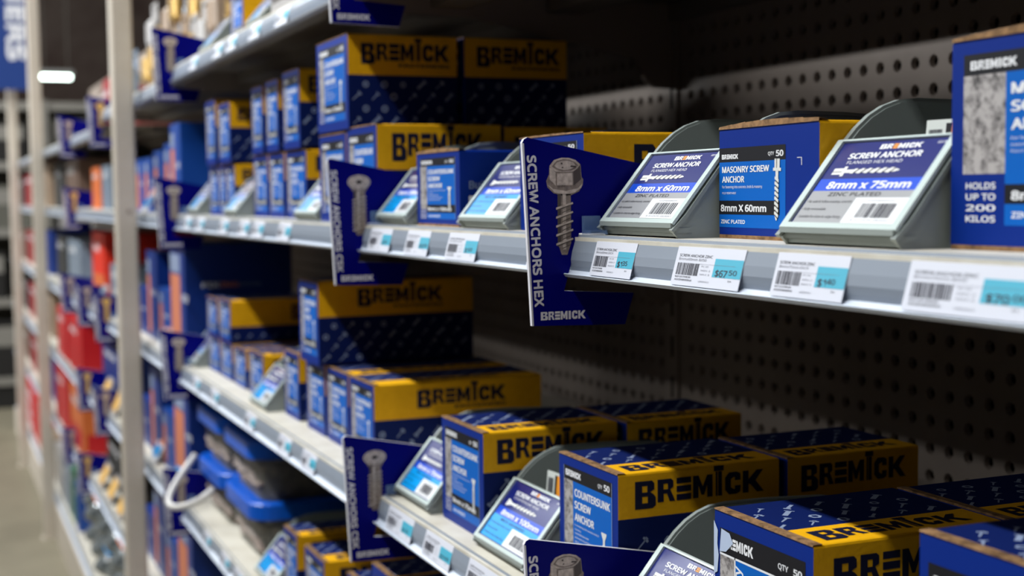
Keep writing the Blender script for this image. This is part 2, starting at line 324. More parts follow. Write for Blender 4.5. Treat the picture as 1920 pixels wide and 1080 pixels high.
        for i, q in enumerate(('MASONRY', 'SCREW', 'ANCHOR')): G.text(q, s1+pw*.05, h*(.725-.082*i), h*.058, 'print_white', w=pw*(.68, .5, .58)[i], bold=.035)
        for i, q in enumerate(('For fastening into concrete, brick &', 'masonry', 'FULLY REMOVABLE')): G.text(q, s1+pw*.05, h*(.515-.03*i), h*.016, 'print_white', w=pw*(.7, .18, .35)[i], bold=0)
        G.rect(s1, h*.22, m1, h*.31, 'band_black', 2); G.text(size, s1+pw*.06, h*.238, h*.05, 'print_white', w=pw*.8, l=3, bold=.03); G.text(fin, s1+pw*.06, h*.155, h*.034, 'print_white', w=pw*.5, bold=.02)
        G.screw(s1+pw*.86, h*.68, h*.40, pw*.05, rot=-math.pi/2, l=3, head='hex', turns=9)
    else:                                                # 'script' label with torn corner
        m0, m1, v0, v1 = w*.06, w*.93, h*.08, h*.90
        hh = h*.14; G.rect(m0, v1-hh, m1, v1, 'band_black'); G.logo(m0+w*.04, v1-hh*.72, w*.32, hh*.44, 'print_white', big=False); G.text('QTY', m1-w*.26, v1-hh*.66, hh*.26, 'print_white', w=w*.1, bold=.02); G.text('50', m1-w*.11, v1-hh*.68, hh*.3, 'print_white', w=w*.08, bold=.03)
        s1 = m0+w*.16; G.rect(m0, v0, s1, v1-hh-h*.012, 'stone_print'); G.rect(m0, v1-hh-h*.012, m1, v1-hh, 'print_white', 2); G.rect(s1, v0, s1+w*.012, v1-hh, 'print_white', 2)
        G.rect(s1, v0, m1, v1-hh-h*.012, 'panel_blue'); pw = m1-s1
        G.text('Masonry', s1+pw*.10, v1-hh-h*.40, h*.085, 'print_white', w=h*.36, bold=.02, rot=math.pi/2)
        G.text('Masonry', s1+pw*.20, v1-hh-h*.14, h*.085, 'print_white', w=pw*.62, bold=.0); G.text('Screw Anchor', s1+pw*.20, v1-hh-h*.27, h*.075, 'print_white', w=pw*.74, bold=.0)
        G.rect(s1, h*.22, m1, h*.32, 'band_black', 2); G.text(size, s1+pw*.1, h*.24, h*.055, 'print_white', w=pw*.75, l=3, bold=.03)
        if style == 'torn':
            G.poly([(-.0004, h*.62), (w*.035, h*.64), (w*.05, h*.74), (w*.035, h*.80), (w*.04, h*.88), (-.0004, h*.93)], 'scuff', 4)
            G.poly([(m0, v1-hh*.98), (m0+w*.07, v1-hh*.9), (m0+w*.15, v1-hh*.45), (m0+w*.11, v1-hh*.1), (m0+w*.02, v1-hh*.02)], 'scuff', 4)
    lb.build('front_label', t)
    # cardboard flap edge along the top of the front, slightly sprung
    fb = MB(); r = random.Random(int(w*1e4+h*1e4)); n = 7
    for k in range(n):
        y0, y1 = w*k/n, w*(k+1)/n; A0 = .0020 if style in ('masonry', 'tall') or side == 'build' else .0004; a = A0*.5 + A0*math.sin(math.pi*k/n) + r.uniform(0, .0004); c = A0*.5 + A0*math.sin(math.pi*(k+1)/n)
        fb.add([(-.0006,y0,h-.0006),(-.0006,y1,h-.0006),(-.0002,y1,h+c),(-.0002,y0,h+a),(.006,y1,h+.0003),(.006,y0,h+.0003)], [(0,3,2,1),(3,5,4,2)], 'cardboard')
    fb.build('tuck_flap', t)
    if style in ('masonry', 'tall') or side == 'build': fb = MB(); fb.box((-.0006, 0.001, 0.0), (.004, w-.001, .0022), 'cardboard'); fb.build('bottom_flap', t)
    return t
# ------------------------------------------------------------------ parts bins
BINS = {}
PROF = [(.000,.004),(.010,.0135),(.026,.033),(.042,.0525),(.050,.0610),(.058,.0675),(.067,.0725),(.077,.0758),(.090,.0770)]
def parts_bin(x, y, z, w, label, size='8mm x 60mm', kind='cyan', head='COUNTERSUNK HEAD', d=0.20, group=None, seed=1):
    key = (round(w, 3), size, kind, head, d)
    if key in BINS: return dup(BINS[key], (x, y, z), label, None, group)
    t = thing('parts_bin', label, 'bin', (x, y, z), 0, group); BINS[key] = t
    mb = MB(); th = .0022
    side = [(.004,.0)] + PROF + [(d*.62,.0765),(d-.03,.0740),(d-.008,.0700),(d,.0640),(d,.0)]
    for y0 in (0, w-th): mb.prism_xz(side, y0, y0+th, 'bin_grey')
    for y0 in (-.0012, w-.0012):                          # rolled rim that follows the side wall
        mb.sheet_xz([(px, pz-.0004) for px, pz in PROF] + [(d*.62,.0761),(d-.03,.0736),(d-.008,.0696)], .0022, y0, y0+.0024+.0012, 'bin_grey')
    mb.box((.004, th, .001), (d, w-th, .0035), 'bin_grey'); mb.box((d-.003, th, .003), (d, w-th, .064), 'bin_grey')
    mb.box((.002, -.0005, .0035), (.012, w+.0005, .0065), 'bin_grey'); mb.box((-.001, .001, .0065), (.006, w-.001, .0095), 'bin_grey')
    mb.sheet_xz([(.003,.0065),(.042,.0535)], .002, th, w-th, 'bin_grey')
    mb.build('bin_body', t)
    # label holder and card on the sloping front
    A = Vector((.0015,.0075)); Bq = Vector((.0395,.0535)); L = (Bq-A).length; dv = (Bq-A).normalized()
    hb = MB(); H = Face(hb, (A.x-.0006, w, A.y+.0006), (0,-1,0), (dv.x,0,dv.y))
    def bar(u0, v0, u1, v1):
        p = [H.P(u0,v0,0), H.P(u1,v0,0), H.P(u1,v1,0), H.P(u0,v1,0), H.P(u0,v0,16), H.P(u1,v0,16), H.P(u1,v1,16), H.P(u0,v1,16)]
        hb.add(p, [(0,3,2,1),(4,5,6,7),(0,1,5,4),(1,2,6,5),(2,3,7,6),(3,0,4,7)], 'holder_clear')
    bar(0, 0, w, .0035); bar(0, .0035, .005, L); bar(w-.005, .0035, w, L); bar(.005, L-.0012, w-.005, L)
    hb.build('label_holder', t)
    cb = MB(); K = Face(cb, H.P(.005, .0035, 3), H.U, H.V); cw, ch = w-.010, L-.0047
    lowm = 'card_cyan' if kind == 'cyan' else ('card_grey' if kind == 'grey' else 'card_white')
    K.rect(0, 0, cw, ch, 'card_navy', 0); K.rect(cw*.015, ch*.02, cw*.985, ch*.40, lowm, 1); K.rect(cw*.015, ch*.40, cw*.985, ch*.545, 'card_blue', 1)
    K.logo(cw*.40, ch*.895, cw*.38, ch*.058, 'print_white', l=2, big=False, e_mat='orange')
    K.text('SCREW ANCHOR', cw*.15, ch*.79, ch*.078, 'print_white', w=cw*.68, bold=.03); K.text(head, cw*.17, ch*.725, ch*.046, 'print_white', w=cw*.52, bold=.0)
    K.text('ASX 08', cw*.90, ch*.93, ch*.03, 'print_white', w=cw*.08, bold=.01)
    K.screw(cw*.10, ch*.635, cw*.62, ch*.048, l=2, head='hex' if 'HEX' in head else 'csk', turns=6)
    K.text(size, cw*.13, ch*.425, ch*.098, 'print_white', w=cw*.78, bold=.035, l=2)
    K.text('ZINC PLATED' if kind == 'grey' else 'MECH. GALVANISED', cw*.20, ch*.335, ch*.052, 'card_dark' if kind == 'grey' else 'card_navy', w=cw*.50, bold=.02, l=2)
    for i, q in enumerate(('\u2022 For solid & hollow masonry, concrete', '\u2022 Fully removable', '\u2022 Suitable for close to edge fixing')):
        K.text(q, cw*.03, ch*(.255-.09*i), ch*.036, 'card_dark', w=cw*(.45, .24, .43)[i], bold=0.0, l=2)
    K.rect(cw*.50, ch*.02, cw*.985, ch*.31, 'card_white', 3); K.text('ASXZH8060NX04', cw*.62, ch*.265, ch*.025, 'ticket_soft', w=cw*.26, bold=0, l=4)
    K.barcode(cw*.60, ch*.08, cw*.92, ch*.245, 'ticket_ink', 4, seed); K.text('9 312570 083041', cw*.58, ch*.04, ch*.028, 'ticket_soft', w=cw*.36, bold=0, l=4)
    cb.build('label_card', t)
    return t
# ------------------------------------------------------------------ shelf-edge signs
SIGNS = {}
def shelf_sign(y, zt, label, kind='csk', group='blue shelf-edge signs'):
    """x is absolute; origin at y and at the shelf's top height"""
    if kind in SIGNS: return dup(SIGNS[kind], (0, y, zt), label, None, group)
    t = thing('shelf_sign', label, 'sign', (0, y, zt), 0, group); SIGNS[kind] = t
    out = [(.3672,-.0600),(.4372,-.0620),(.4440,-.0405),(.3910,-.0372),(.4025,.0012),(.4365,.0040),(.4700,.0440),(.3675,.0650),(.3650,.0656),(.3626,.0645),(.3612,.0620)]
    mb = MB(); th = .003; n = len(out)
    mb.add([(x, 0, z) for x, z in out], [list(range(n))], 'sign_navy'); mb.add([(x, th, z) for x, z in out], [list(range(n))[::-1]], 'sign_navy')
    vs_ = [(x, 0, z) for x, z in out] + [(x, th, z) for x, z in out]
    mb.add(vs_, [(i, i+n, (i+1) % n + n, (i+1) % n) for i in range(n)], 'sign_edge')
    mb.build('sign_board', t)
    # thin white border on the outer edge of the printed face
    pm = MB(); P = Face(pm, (0,0,0), (1,0,0), (0,0,1))
    P.poly([(.3672,-.0600),(.3684,-.0600),(.3625,.0616),(.3612,.0620)], 'sign_edge', 1)
    a = math.atan2(-.122, .0058)                          # text runs down the outer edge
    word = {'csk': 'SCREW ANCHORS CSK', 'hex': 'SCREW ANCHORS HEX', 'bolt': 'MASONRY ANCHORS', 'gold': 'TIMBER SCREWS', 'plug': 'WALL PLUGS'}[kind]
    P.text(word, .3648, .0535, .0074, 'sign_text', w=.101, bold=.03, rot=a, l=1)
    P.logo(.3735, -.0565, .0335, .0056, 'sign_text', l=1, big=False)
    pm.build('sign_print', t)
    sp = MB(); S = Face(sp, (0,0,0), (1,0,0), (0,0,1))
    def px(q): return [(.3612+(x-985)*.00041, .0635-(yy-262)*.000357) for x, yy in q]
    def draw(q, m, l): S.poly(px(q), m, l)
    if kind == 'hex':
        head = [(1033,309),(1041,298),(1055,293.5),(1068,294),(1080,298),(1089,306),(1091,330),(1094,334),(1093,345),(1086,357),(1072,364),(1058,365),(1040,360),(1029,349),(1027,337),(1032,325)]
        draw(head[::-1], 'steel_mid', 1)
        draw([(1033,309),(1041,298),(1055,293.5),(1068,294),(1080,298),(1088,306),(1084,314),(1074,320),(1058,322),(1045,320),(1038,316)][::-1], 'steel_light', 2)
        draw([(1037,310),(1045,300),(1057,296.5),(1068,297),(1078,301),(1085,308),(1080,314),(1070,318),(1056,319.5),(1045,316)][::-1], 'steel_mid', 3)
        draw([(1041,309),(1047,302),(1057,299),(1068,300),(1076,303),(1080,309),(1074,314),(1060,317),(1048,314)][::-1], 'steel_light', 4)
        for q in ([(1053,303),(1056,303),(1056,306),(1053,306)], [(1054,313),(1058,313),(1056,310)], [(1071,308),(1081,309),(1080,312),(1070,311)]): draw(q[::-1], 'steel_dark', 5)
        draw([(1044,321),(1076,320),(1076,347),(1044,347)][::-1], 'steel_mid', 3); draw([(1046,323),(1074,322),(1074,345),(1046,345)][::-1], 'steel_light', 4)
        draw([(1033,311),(1044,321),(1044,346),(1033,334)][::-1], 'steel_light', 2); draw([(1088,308),(1076,320),(1076,346),(1090,334)][::-1], 'steel_dark', 2)
        draw([(1029,344),(1040,352),(1062,356),(1084,351),(1092,342),(1090,350),(1078,359),(1060,362),(1042,359)][::-1], 'steel_light', 3)
        sx0, sx1, top, bot = 1047, 1071, 362, 476
    else:
        c = (1064, 322); ring = lambda r1, r2: [(c[0]+r1*math.cos(k*math.pi/10), c[1]+r2*math.sin(k*math.pi/10)) for k in range(20)]
        draw([(1036,326),(1092,326),(1079,350),(1050,350)][::-1], 'steel_mid', 1)
        draw(ring(29, 20)[::-1], 'steel_light', 2); draw(ring(25, 16.5)[::-1], 'steel_mid', 3); draw(ring(23.5, 15)[::-1], 'steel_light', 4)
        draw([(c[0]+(11 if k % 2 else 5.5)*math.cos(k*math.pi/6), c[1]+(7.5 if k % 2 else 4)*math.sin(k*math.pi/6)) for k in range(12)][::-1], 'band_black', 5)
        sx0, sx1, top, bot = 1050, 1078, 346, 470
    draw([(sx0,top),(sx1,top),(sx1,bot-22),(sx1-7,bot),(sx0+7,bot),(sx0,bot-22)][::-1], 'steel_mid', 1)
    draw([(sx0,top),(sx0+6,top),(sx0+6,bot-22),(sx0,bot-22)][::-1], 'steel_dark', 2); draw([(sx0+9,top),(sx0+15,top),(sx0+15,bot-10),(sx0+9,bot-10)][::-1], 'steel_light', 2)
    n = 5 if kind == 'hex' else 9
    for i in range(n):
        yy = top + 14 + i*(bot-top-30)/n
        draw([(sx0-3,yy+11),(sx1+3,yy+1),(sx1+4,yy+4),(sx0-3,yy+15)][::-1], 'steel_light', 3); draw([(sx0-2,yy+15),(sx1+4,yy+4),(sx1+1,yy+6.5),(sx0,yy+17)][::-1], 'steel_dark', 3); draw([(sx0+8,yy+20),(sx1-1,yy+13),(sx1-1,yy+14.5),(sx0+8,yy+21.5)][::-1], 'steel_dark', 3)
    if kind == 'gold':
        for i, s_ in enumerate(sp.slots):
            sp.slots[i] = {'steel_light': 'gold_print', 'steel_mid': 'gold_print'}.get(s_, s_)
    sp.build('screw_picture', t)
    cl = MB(); cl.box((.4045, -.014, .0006), (.417, -.0004, .0035), 'clip_clear'); cl.box((.4045, -.0035, .0035), (.417, -.0004, .013), 'clip_clear'); cl.build('clip', t)
    return t
mat('dark_red', lrgb=(0.26, 0.006, 0.010), rough=0.45); mat('pack_brown', (96, 74, 62), rough=0.5)
mat('banner_blue', lrgb=(0.002, 0.032, 0.19), rough=0.5)
mat('gold_print', (226, 178, 96), rough=0.5)
# ------------------------------------------------------------------ price tickets
def ticket(y0, y1, zt, label, title='SCREW ANCHOR ZINC', sub='8mmx60mm BX50', price='$1', cents='35', seed=1, group='price tickets in the shelf rails'):
    w = y1-y0; mb = MB(); A = (.3998, y1, -.0030); dv = Vector((-.0062, 0, -.0218)); h = dv.length
    V = -dv.normalized(); O = Vector(A) + dv; Fz = Face(mb, O - Vector((.0006, 0, 0)), (0,-1,0), V)
    q = [Fz.P(0,0,0), Fz.P(w,0,0), Fz.P(w,h,0), Fz.P(0,h,0)]; nn = Fz.N*-.0003
    mb.add(q + [p + nn for p in q], [(0,1,2,3),(7,6,5,4),(0,4,5,1),(1,5,6,2),(2,6,7,3),(3,7,4,0)], 'ticket_white')
    Fz.text(title, w*.05, h*.74, h*.085, 'ticket_ink', w=w*.50, bold=.004, l=1); Fz.text(sub, w*.05, h*.65, h*.075, 'ticket_soft', w=w*.42, bold=.004, l=1)
    Fz.rect(w*.36, h*.575, w*.90, h*.58, 'ticket_soft', 2); Fz.barcode(w*.05, h*.27, w*.39, h*.58, 'ticket_ink', 1, seed)
    Fz.text('PC 50', w*.42, h*.50, h*.05, 'ticket_soft', w=w*.1, bold=0, l=1); Fz.text('MIN 2', w*.42, h*.40, h*.05, 'ticket_soft', w=w*.14, bold=0, l=1); Fz.text('MAX 5', w*.42, h*.30, h*.05, 'ticket_soft', w=w*.14, bold=0, l=1)
    Fz.text('9312570830', w*.05, h*.20, h*.05, 'ticket_ink', w=w*.24, bold=0.01, l=1); Fz.text('ASXZH8060NX', w*.05, h*.12, h*.055, 'ticket_ink', w=w*.27, bold=0.01, l=1); Fz.text('LBREMICK', w*.42, h*.12, h*.05, 'ticket_soft', w=w*.16, bold=0, l=1)
    Fz.rect(w*.60, h*.28, w*.998, h*.74, 'ticket_cyan', 1)
    Fz.text(price, w*.64, h*.30, h*.20, 'ticket_ink', w=w*(.11 if len(price) < 3 else .17), bold=.016, l=2); Fz.text(cents, w*(.76 if len(price) < 3 else .83), h*.36, h*.15, 'ticket_ink', w=w*.11, bold=.012, l=2); Fz.text('EA', w*.84, h*.19, h*.05, 'ticket_ink', w=w*.05, bold=0, l=1)
    return single(mb, 'price_ticket', label, 'price ticket', (0, 0, zt), 0, group)
# ------------------------------------------------------------------ shelves, pegboards, uprights
ZT, ZM, ZL, ZB, ZD, ZE = .230, -.028, -.2955, -.545, -.800, -1.10
LEVEL = {ZT: 'top', ZM: 'second', ZL: 'third', ZB: 'fourth', ZD: 'fifth', ZE: 'lowest'}
BAYS = [(.30, 1.4504, 'nearest bay'), (1.4506, 2.4914, 'second bay'), (2.4916, 3.5464, 'third bay'), (3.5466, 4.4514, 'fourth bay'), (4.4516, 5.6014, 'fifth bay'), (5.6016, 7.90, 'sixth bay')]
def shelf(y0, y1, zt, label, bracket=False):
    t = thing('shelf', label, 'shelf', (0, 0, zt), 0, 'shelves of the long shop gondola')
    mb = MB(); mb.box((.4035, y0, -.003), (.828, y1, 0), 'shelf_cream'); mb.box((.4035, y0, -.026), (.4055, y1, -.003), 'shelf_cream')
    mb.box((.4055, y0, -.026), (.425, y1, -.024), 'shelf_cream_shaded'); mb.box((.82, y0, -.026), (.828, y1, -.003), 'shelf_cream_shaded')
    mb.box((.4055, y0+.001, -.0045), (.82, y1-.001, -.003), 'shelf_cream_shaded')
    for xx in (.52, .66): mb.box((xx, y0, -.022), (xx+.045, y1, -.0045), 'shelf_cream_shaded')
    mb.build('deck', t)
    rb = MB()
    path = [(.4030,.0006),(.4022,-.0022),(.3996,-.0034),(.3972,-.0110),(.3962,-.0165),(.3967,-.0205),(.3976,-.0242)]
    rb.sheet_xz(path[::-1], -.0009, y0, y1, 'rail_grey')
    rb.box((.3995, y0, -.0040), (.4034, y1, -.0012), 'shelf_cream')
    rb.sheet_xz([(.3976,-.0234),(.3938,-.0256),(.3922,-.0268),(.3914,-.0252)], .001, y0, y1, 'rail_lip'); rb.box((.3940, y0, -.0268), (.4034, y1, -.0260), 'rail_lip')
    rb.build('price_rail', t)
    if bracket:
        br = MB(); out = [(.425,.0),(.425,-.028),(.57,-.030),(.645,-.045),(.762,-.0666),(.772,-.069),(.781,-.078),(.79,-.096),(.803,-.104),(.826,-.105),(.826,-.0)]
        for yy in (y0+.002, y1-.004): br = MB(); br.prism_xz(out, yy, yy+.002, 'bracket_brown'); br.build('shelf_bracket', t)
    return t
def top_of(k): return (ZT, ZT, ZT-.010, ZT-.042, ZT-.042, ZT-.042)[k]
for k, (a, b, nm) in enumerate(BAYS):
    for zt in (ZT, ZM, ZL, ZB, ZD, ZE):
        if k == 0 and zt in (ZD, ZE): continue
        shelf(a, b, top_of(k) if zt == ZT else zt, f'{LEVEL[zt]} shelf down in the {nm} of the gondola', bracket=(k < 3 and zt in (ZT, ZM, ZL)))
# bracket shown behind the boxes: the big folded side plate of the top shelf
def pegboard(y0, y1, z0, z1):
    p = .0250; nc = int((y1-y0-.03)/p); nr = int((z1-z0)/p); mb = MB(); r0, r1 = .0062, .0042; seg = 8
    oy = y0 + ((y1-y0) - nc*p)/2; v = []; f1 = []; f2 = []
    for i in range(nc):
        for j in range(nr):
            cy, cz = oy+(i+.5)*p, z0+(j+.5)*p; o = len(v)
            for a in range(8):                            # outer square: corners and midpoints
                q = [(1,0),(1,1),(0,1),(-1,1),(-1,0),(-1,-1),(0,-1),(1,-1)][a]; v.append((.830, cy+q[0]*p/2, cz+q[1]*p/2))
            for a in range(8): an = a*math.pi/4; v.append((.830, cy+math.cos(an)*r0, cz+math.sin(an)*r0))
            for a in range(8): an = a*math.pi/4; v.append((.8345, cy+math.cos(an)*r1, cz+math.sin(an)*r1))
            for a in range(8):
                b = (a+1) % 8; f1.append((o+a, o+8+a, o+8+b, o+b)); f1.append((o+8+a, o+16+a, o+16+b, o+8+b))
    mb.add(v, f1, 'peg_brown')
    for a, b in ((y0, oy), (oy+nc*p, y1)): mb.box((.830, a, z0), (.833, b, z0+nr*p), 'peg_brown')
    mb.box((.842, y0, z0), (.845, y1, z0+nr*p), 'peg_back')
    return mb
o = single(pegboard(.30, 1.4465, -.5725, .4275), 'pegboard_panel', 'brown pegboard back panel with punched holes behind the nearest bay', 'pegboard', group='pegboard back panels'); base_peg = o
for (a, b, nm) in BAYS[1:3]:
    single(pegboard(a+.004, b-.004, -.5725, .4275), 'pegboard_panel', f'brown pegboard back panel with punched holes behind the {nm}', 'pegboard', group='pegboard back panels')
for (a, b, nm) in BAYS[3:]:
    mb = MB(); mb.box((.830, a, -1.22), (.834, b, .60), 'peg_brown'); single(mb, 'back_panel', f'brown back panel closing the {nm} of the gondola', 'panel', group='plain back panels')
for yb, nm in ((1.4505, 'nearest and second bay'), (2.4915, 'second and third bay'), (3.5465, 'third and fourth bay')):
    mb = MB(); mb.box((.826, yb-.0135, -1.24), (.829, yb+.0135, .62), 'bracket_brown')
    for i in range(30):
        z = -.90 + i*.05; mb.box((.8255, yb-.004, z), (.8262, yb+.001, z+.026), 'peg_back')
    single(mb, 'slotted_upright', f'slotted steel upright between {nm}', 'upright', group='slotted uprights')
# base plinth of the gondola
mb = MB(); mb.box((.385, .30, -1.26), (.83, 7.90, -1.1285), 'post_cream'); single(mb, 'base_plinth', 'pale kick plinth along the foot of the gondola', 'plinth')
# ------------------------------------------------------------------ nearest bay, second shelf
GM = 'goods on the second shelf'
parts_bin(.410, 1.222, ZM, .090, 'grey bin with cyan 8mm x 100mm card beside the upper SCREW ANCHORS CSK sign', '8mm x 100mm', 'cyan', group='grey parts bins with sloping label cards')
fastener_box(.421, 1.106, ZM, .112, .067, .125, 'small blue carton with plain blue side reading Build, between two cyan-card bins', 'csk', '8mm x 100mm', side='build', group='screw anchor cartons')
parts_bin(.413, .986, ZM, .102, 'grey bin with cyan 8mm x 60mm card beside the carton reading Build', '8mm x 60mm', 'cyan', group='grey parts bins with sloping label cards')
fastener_box(.424, .868, ZM, .113, .0715, .20, 'yellow-sided countersunk anchor carton half hidden behind the upper SCREW ANCHORS HEX sign', 'csk', '8mm x 60mm', yf=.60, group='screw anchor cartons', logo_span=(.20, .80), fast=False)
parts_bin(.415, .727, ZM, .098, 'grey bin with grey zinc plated 8mm x 60mm card, right of the upper hex sign', '8mm x 60mm', 'grey', 'FLANGED HEX HEAD', group='grey parts bins with sloping label cards', seed=3)
fastener_box(.443, .617, ZM, .107, .0665, .20, 'blue carton labelled MASONRY SCREW ANCHOR 8mm X 60mm between two zinc bins', 'masonry', '8mm x 60mm', 'ZINC PLATED', yf=.62, group='screw anchor cartons', rz=-.03, logo_span=(.22, .85), fast=False)
parts_bin(.415, .518, ZM, .095, 'nearest bin on the second shelf, grey zinc plated 8mm x 75mm card', '8mm x 75mm', 'grey', 'FLANGED HEX HEAD', group='grey parts bins with sloping label cards', seed=5)
fastener_box(.443, .400, ZM, .113, .097, .20, 'tall blue carton with grey stone strip at the right edge of the photo', 'tall', '8mm x 75mm', 'ZINC PLATED', group='screw anchor cartons')
# ------------------------------------------------------------------ nearest bay, third shelf
parts_bin(.413, 1.180, ZL, .095, 'grey bin with cyan 8mm x 75mm card, right of the lower SCREW ANCHORS CSK sign', '8mm x 75mm', 'cyan', group='grey parts bins with sloping label cards', seed=7)
fastener_box(.4245, 1.068, ZL, .102, .0935, .128, 'countersunk 8mm x 75mm carton with yellow side, on the third shelf between two cyan-card bins', 'csk', '8mm x 75mm', yf=.37, group='screw anchor cartons', fast=False)
fastener_box(.558, 1.060, ZL, .102, .0935, .118, 'yellow and navy carton standing behind the countersunk 8mm x 75mm carton on the third shelf', 'csk', '8mm x 75mm', yf=.37, group='screw anchor cartons', fast=False)
parts_bin(.412, .955, ZL, .105, 'grey bin with cyan 8mm x 100mm card on the third shelf', '8mm x 100mm', 'cyan', group='grey parts bins with sloping label cards', seed=8)
fastener_box(.4365, .843, ZL, .097, .0985, .134, 'countersunk QTY 50 carton rising behind the lowest hex sign, yellow side with big navy lettering', 'csk', '8mm x 100mm', yf=.33, group='screw anchor cartons', fast=False)
fastener_box(.576, .840, ZL, .097, .0985, .120, 'shaded yellow and navy carton behind the QTY 50 countersunk carton', 'csk', '8mm x 100mm', yf=.33, group='screw anchor cartons', fast=False)
parts_bin(.416, .712, ZL, .100, 'grey bin with zinc bolt and flanged hex card at the bottom edge', '8mm x 60mm', 'white', 'FLANGED HEX HEAD', group='grey parts bins with sloping label cards', seed=9)
fastener_box(.428, .600, ZL, .100, .106, .130, 'worn masonry anchor carton with scuffed white corner and black QTY 50 band', 'torn', '8mm x 60mm', yf=.36, group='screw anchor cartons')
fastener_box(.562, .598, ZL, .100, .106, .120, 'dark patterned carton behind the scuffed masonry anchor carton', 'script', '8mm x 60mm', yf=.36, group='screw anchor cartons')
fastener_box(.420, .405, ZL, .100, .137, .130, 'out of focus blue carton in the bottom right corner of the photo', 'script', '8mm x 75mm', yf=.36, group='screw anchor cartons')
parts_bin(.416, .506, ZL, .086, 'dark grey bin tucked between the scuffed carton and the corner carton', '8mm x 75mm', 'grey', 'FLANGED HEX HEAD', group='grey parts bins with sloping label cards', seed=11)
# loose fixings in the bins
def hex_bolt(loc, rx, rz, label, length=.06, r=.0042, group='loose zinc bolts in the bins'):
    mb = MB(); M = Matrix.Translation((0, 0, 0))
    mb.lathe([(0, 0), (r*1.7, 0), (r*1.7, r*1.5), (0, r*1.5)], 'zinc', 6); mb.lathe([(0, r*1.5), (r*2.3, r*1.5), (r*2.3, r*1.85), (r*1.0, r*2.1)], 'zinc', 20)
    pr = [(r*.85, r*2.0)]; z = r*2.0; n = 7
    for i in range(n):
        dz = (length-r*2.0)/n; pr += [(r*.82, z+dz*.30), (r*1.22, z+dz*.45), (r*1.18, z+dz*.55), (r*.82, z+dz*.72)]; z += dz
    pr += [(r*.7, length), (r*.35, length+r*.8), (0, length+r*.8)]; mb.lathe(pr, 'zinc', 16)
    o = single(mb, 'hex_bolt', label, 'bolt', loc, 0, group, smooth=False); o.rotation_euler = (rx, 0, rz); return o
hex_bolt((.4880, .738, ZL+.022), -.50, -1.9, 'zinc screw bolt tip poking up beside the flanged hex card at the bottom', .062)
hex_bolt((.500, .790, ZL+.016), -1.2, .4, 'zinc bolt lying deeper in the lowest hex bin', .055)
hex_bolt((.475, .748, ZM+.012), -.12, -1.0, 'zinc bolt tip just showing over the 8mm x 60mm zinc card', .050)
hex_bolt((.500, .790, ZM+.010), -1.45, -.5, 'zinc bolt lying on the floor of the 8mm x 60mm zinc bin', .055)
hex_bolt((.505, .575, ZM+.010), -1.45, .6, 'zinc bolt lying on the floor of the 8mm x 75mm zinc bin', .055)
def price_tag(loc, rz, ry, label, group='white and orange tags in the bins'):
    t = thing('bag_tag', label, 'tag', loc, rz, group); t.rotation_euler = (0, ry, rz)
    mb = MB(); mb.box((0, 0, 0), (.0012, .034, .060), 'plastic_white'); mb.build('tag_card', t)
    pb = MB(); Fz = Face(pb, (0, .034, 0), (0, -1, 0), (0, 0, 1)); Fz.rect(.013, .020, .0165, .058, 'band_black', 1); Fz.rect(.0165, .020, .026, .058, 'orange', 1); Fz.rect(.0285, .020, .031, .058, 'orange', 1); Fz.barcode(.002, .040, .011, .055, 'ticket_ink', 1, 4)
    pb.build('tag_print', t); return t
price_tag((.478, .540, ZM+.0045), .15, .12, 'white tag with orange stripes inside the nearest bin on the second shelf')
price_tag((.466, .998, ZL+.0045), .1, .10, 'white tag with orange stripes inside the cyan 8mm x 100mm bin on the third shelf')
# white plastic odds and ends behind the third-shelf cartons
mb = MB(); mb.lathe([(0, 0), (.016, 0), (.016, .030), (.013, .044), (.0, .048)], 'plastic_white', 16); single(mb, 'plastic_jar', 'round white plastic jar top standing behind the QTY 50 countersunk carton', 'jar', (.520, .948, ZL+.0040), smooth=True)
mb = MB(); mb.lathe([(0, 0), (.009, 0), (.0085, .05), (.006, .055), (.006, .062), (.004, .066), (.004, .074), (0, .076)], 'plastic_white', 12); o = single(mb, 'nozzle', 'white plastic nozzle leaning behind the QTY 50 countersunk carton', 'nozzle', (.548, .948, ZL+.0100), smooth=True); o.rotation_euler = (.0, .42, 0)
# ------------------------------------------------------------------ second bay, second shelf
GS = 'screw anchor cartons'
for (y, w, h, nm) in ((2.225, .078, .079, 'leftmost'), (2.166, .055, .079, 'second from the left'), (2.098, .064, .079, 'third from the left')):
    fastener_box(.430, y, ZM, w, h, .125, f'{nm} small carton in the far lower row of the second shelf', 'csk', '6mm x 50mm', group=GS)
for (y, w, nm) in ((1.908, .092, 'left one'), (1.812, .088, 'middle one'), (1.694, .106, 'right one')):
    fastener_box(.438, y, ZM, w, .0875, .125, f'{nm} of three cartons standing between two cyan-card bins on the second shelf', 'csk', '6mm x 75mm', group=GS)
fastener_box(.415, 1.434, ZM, .108, .097, .125, 'carton carrying the big top carton, left of the yellow-sided one by the upper CSK sign', 'csk', '6mm x 100mm', group=GS)
fastener_box(.415, 1.323, ZM, .107, .1005, .135, 'yellow-sided BREMICK carton just behind the upper CSK sign', 'csk', '6mm x 100mm', group=GS, yf=.46, fast=False, logo_span=(.12, .85))
fastener_box(.555, 1.325, ZM, .105, .0985, .12, 'yellow and navy carton at the back, behind the yellow-sided carton at the upper CSK sign', 'csk', '6mm x 100mm', group=GS, yf=.46)
parts_bin(.410, 2.318, ZM, .088, 'farthest cyan-card bin of the second shelf, at its left end', '6mm x 50mm', 'cyan', group='grey parts bins with sloping label cards')
parts_bin(.411, 2.004, ZM, .088, 'cyan-card bin in the middle of the second bay on the second shelf', '6mm x 65mm', 'cyan', group='grey parts bins with sloping label cards')
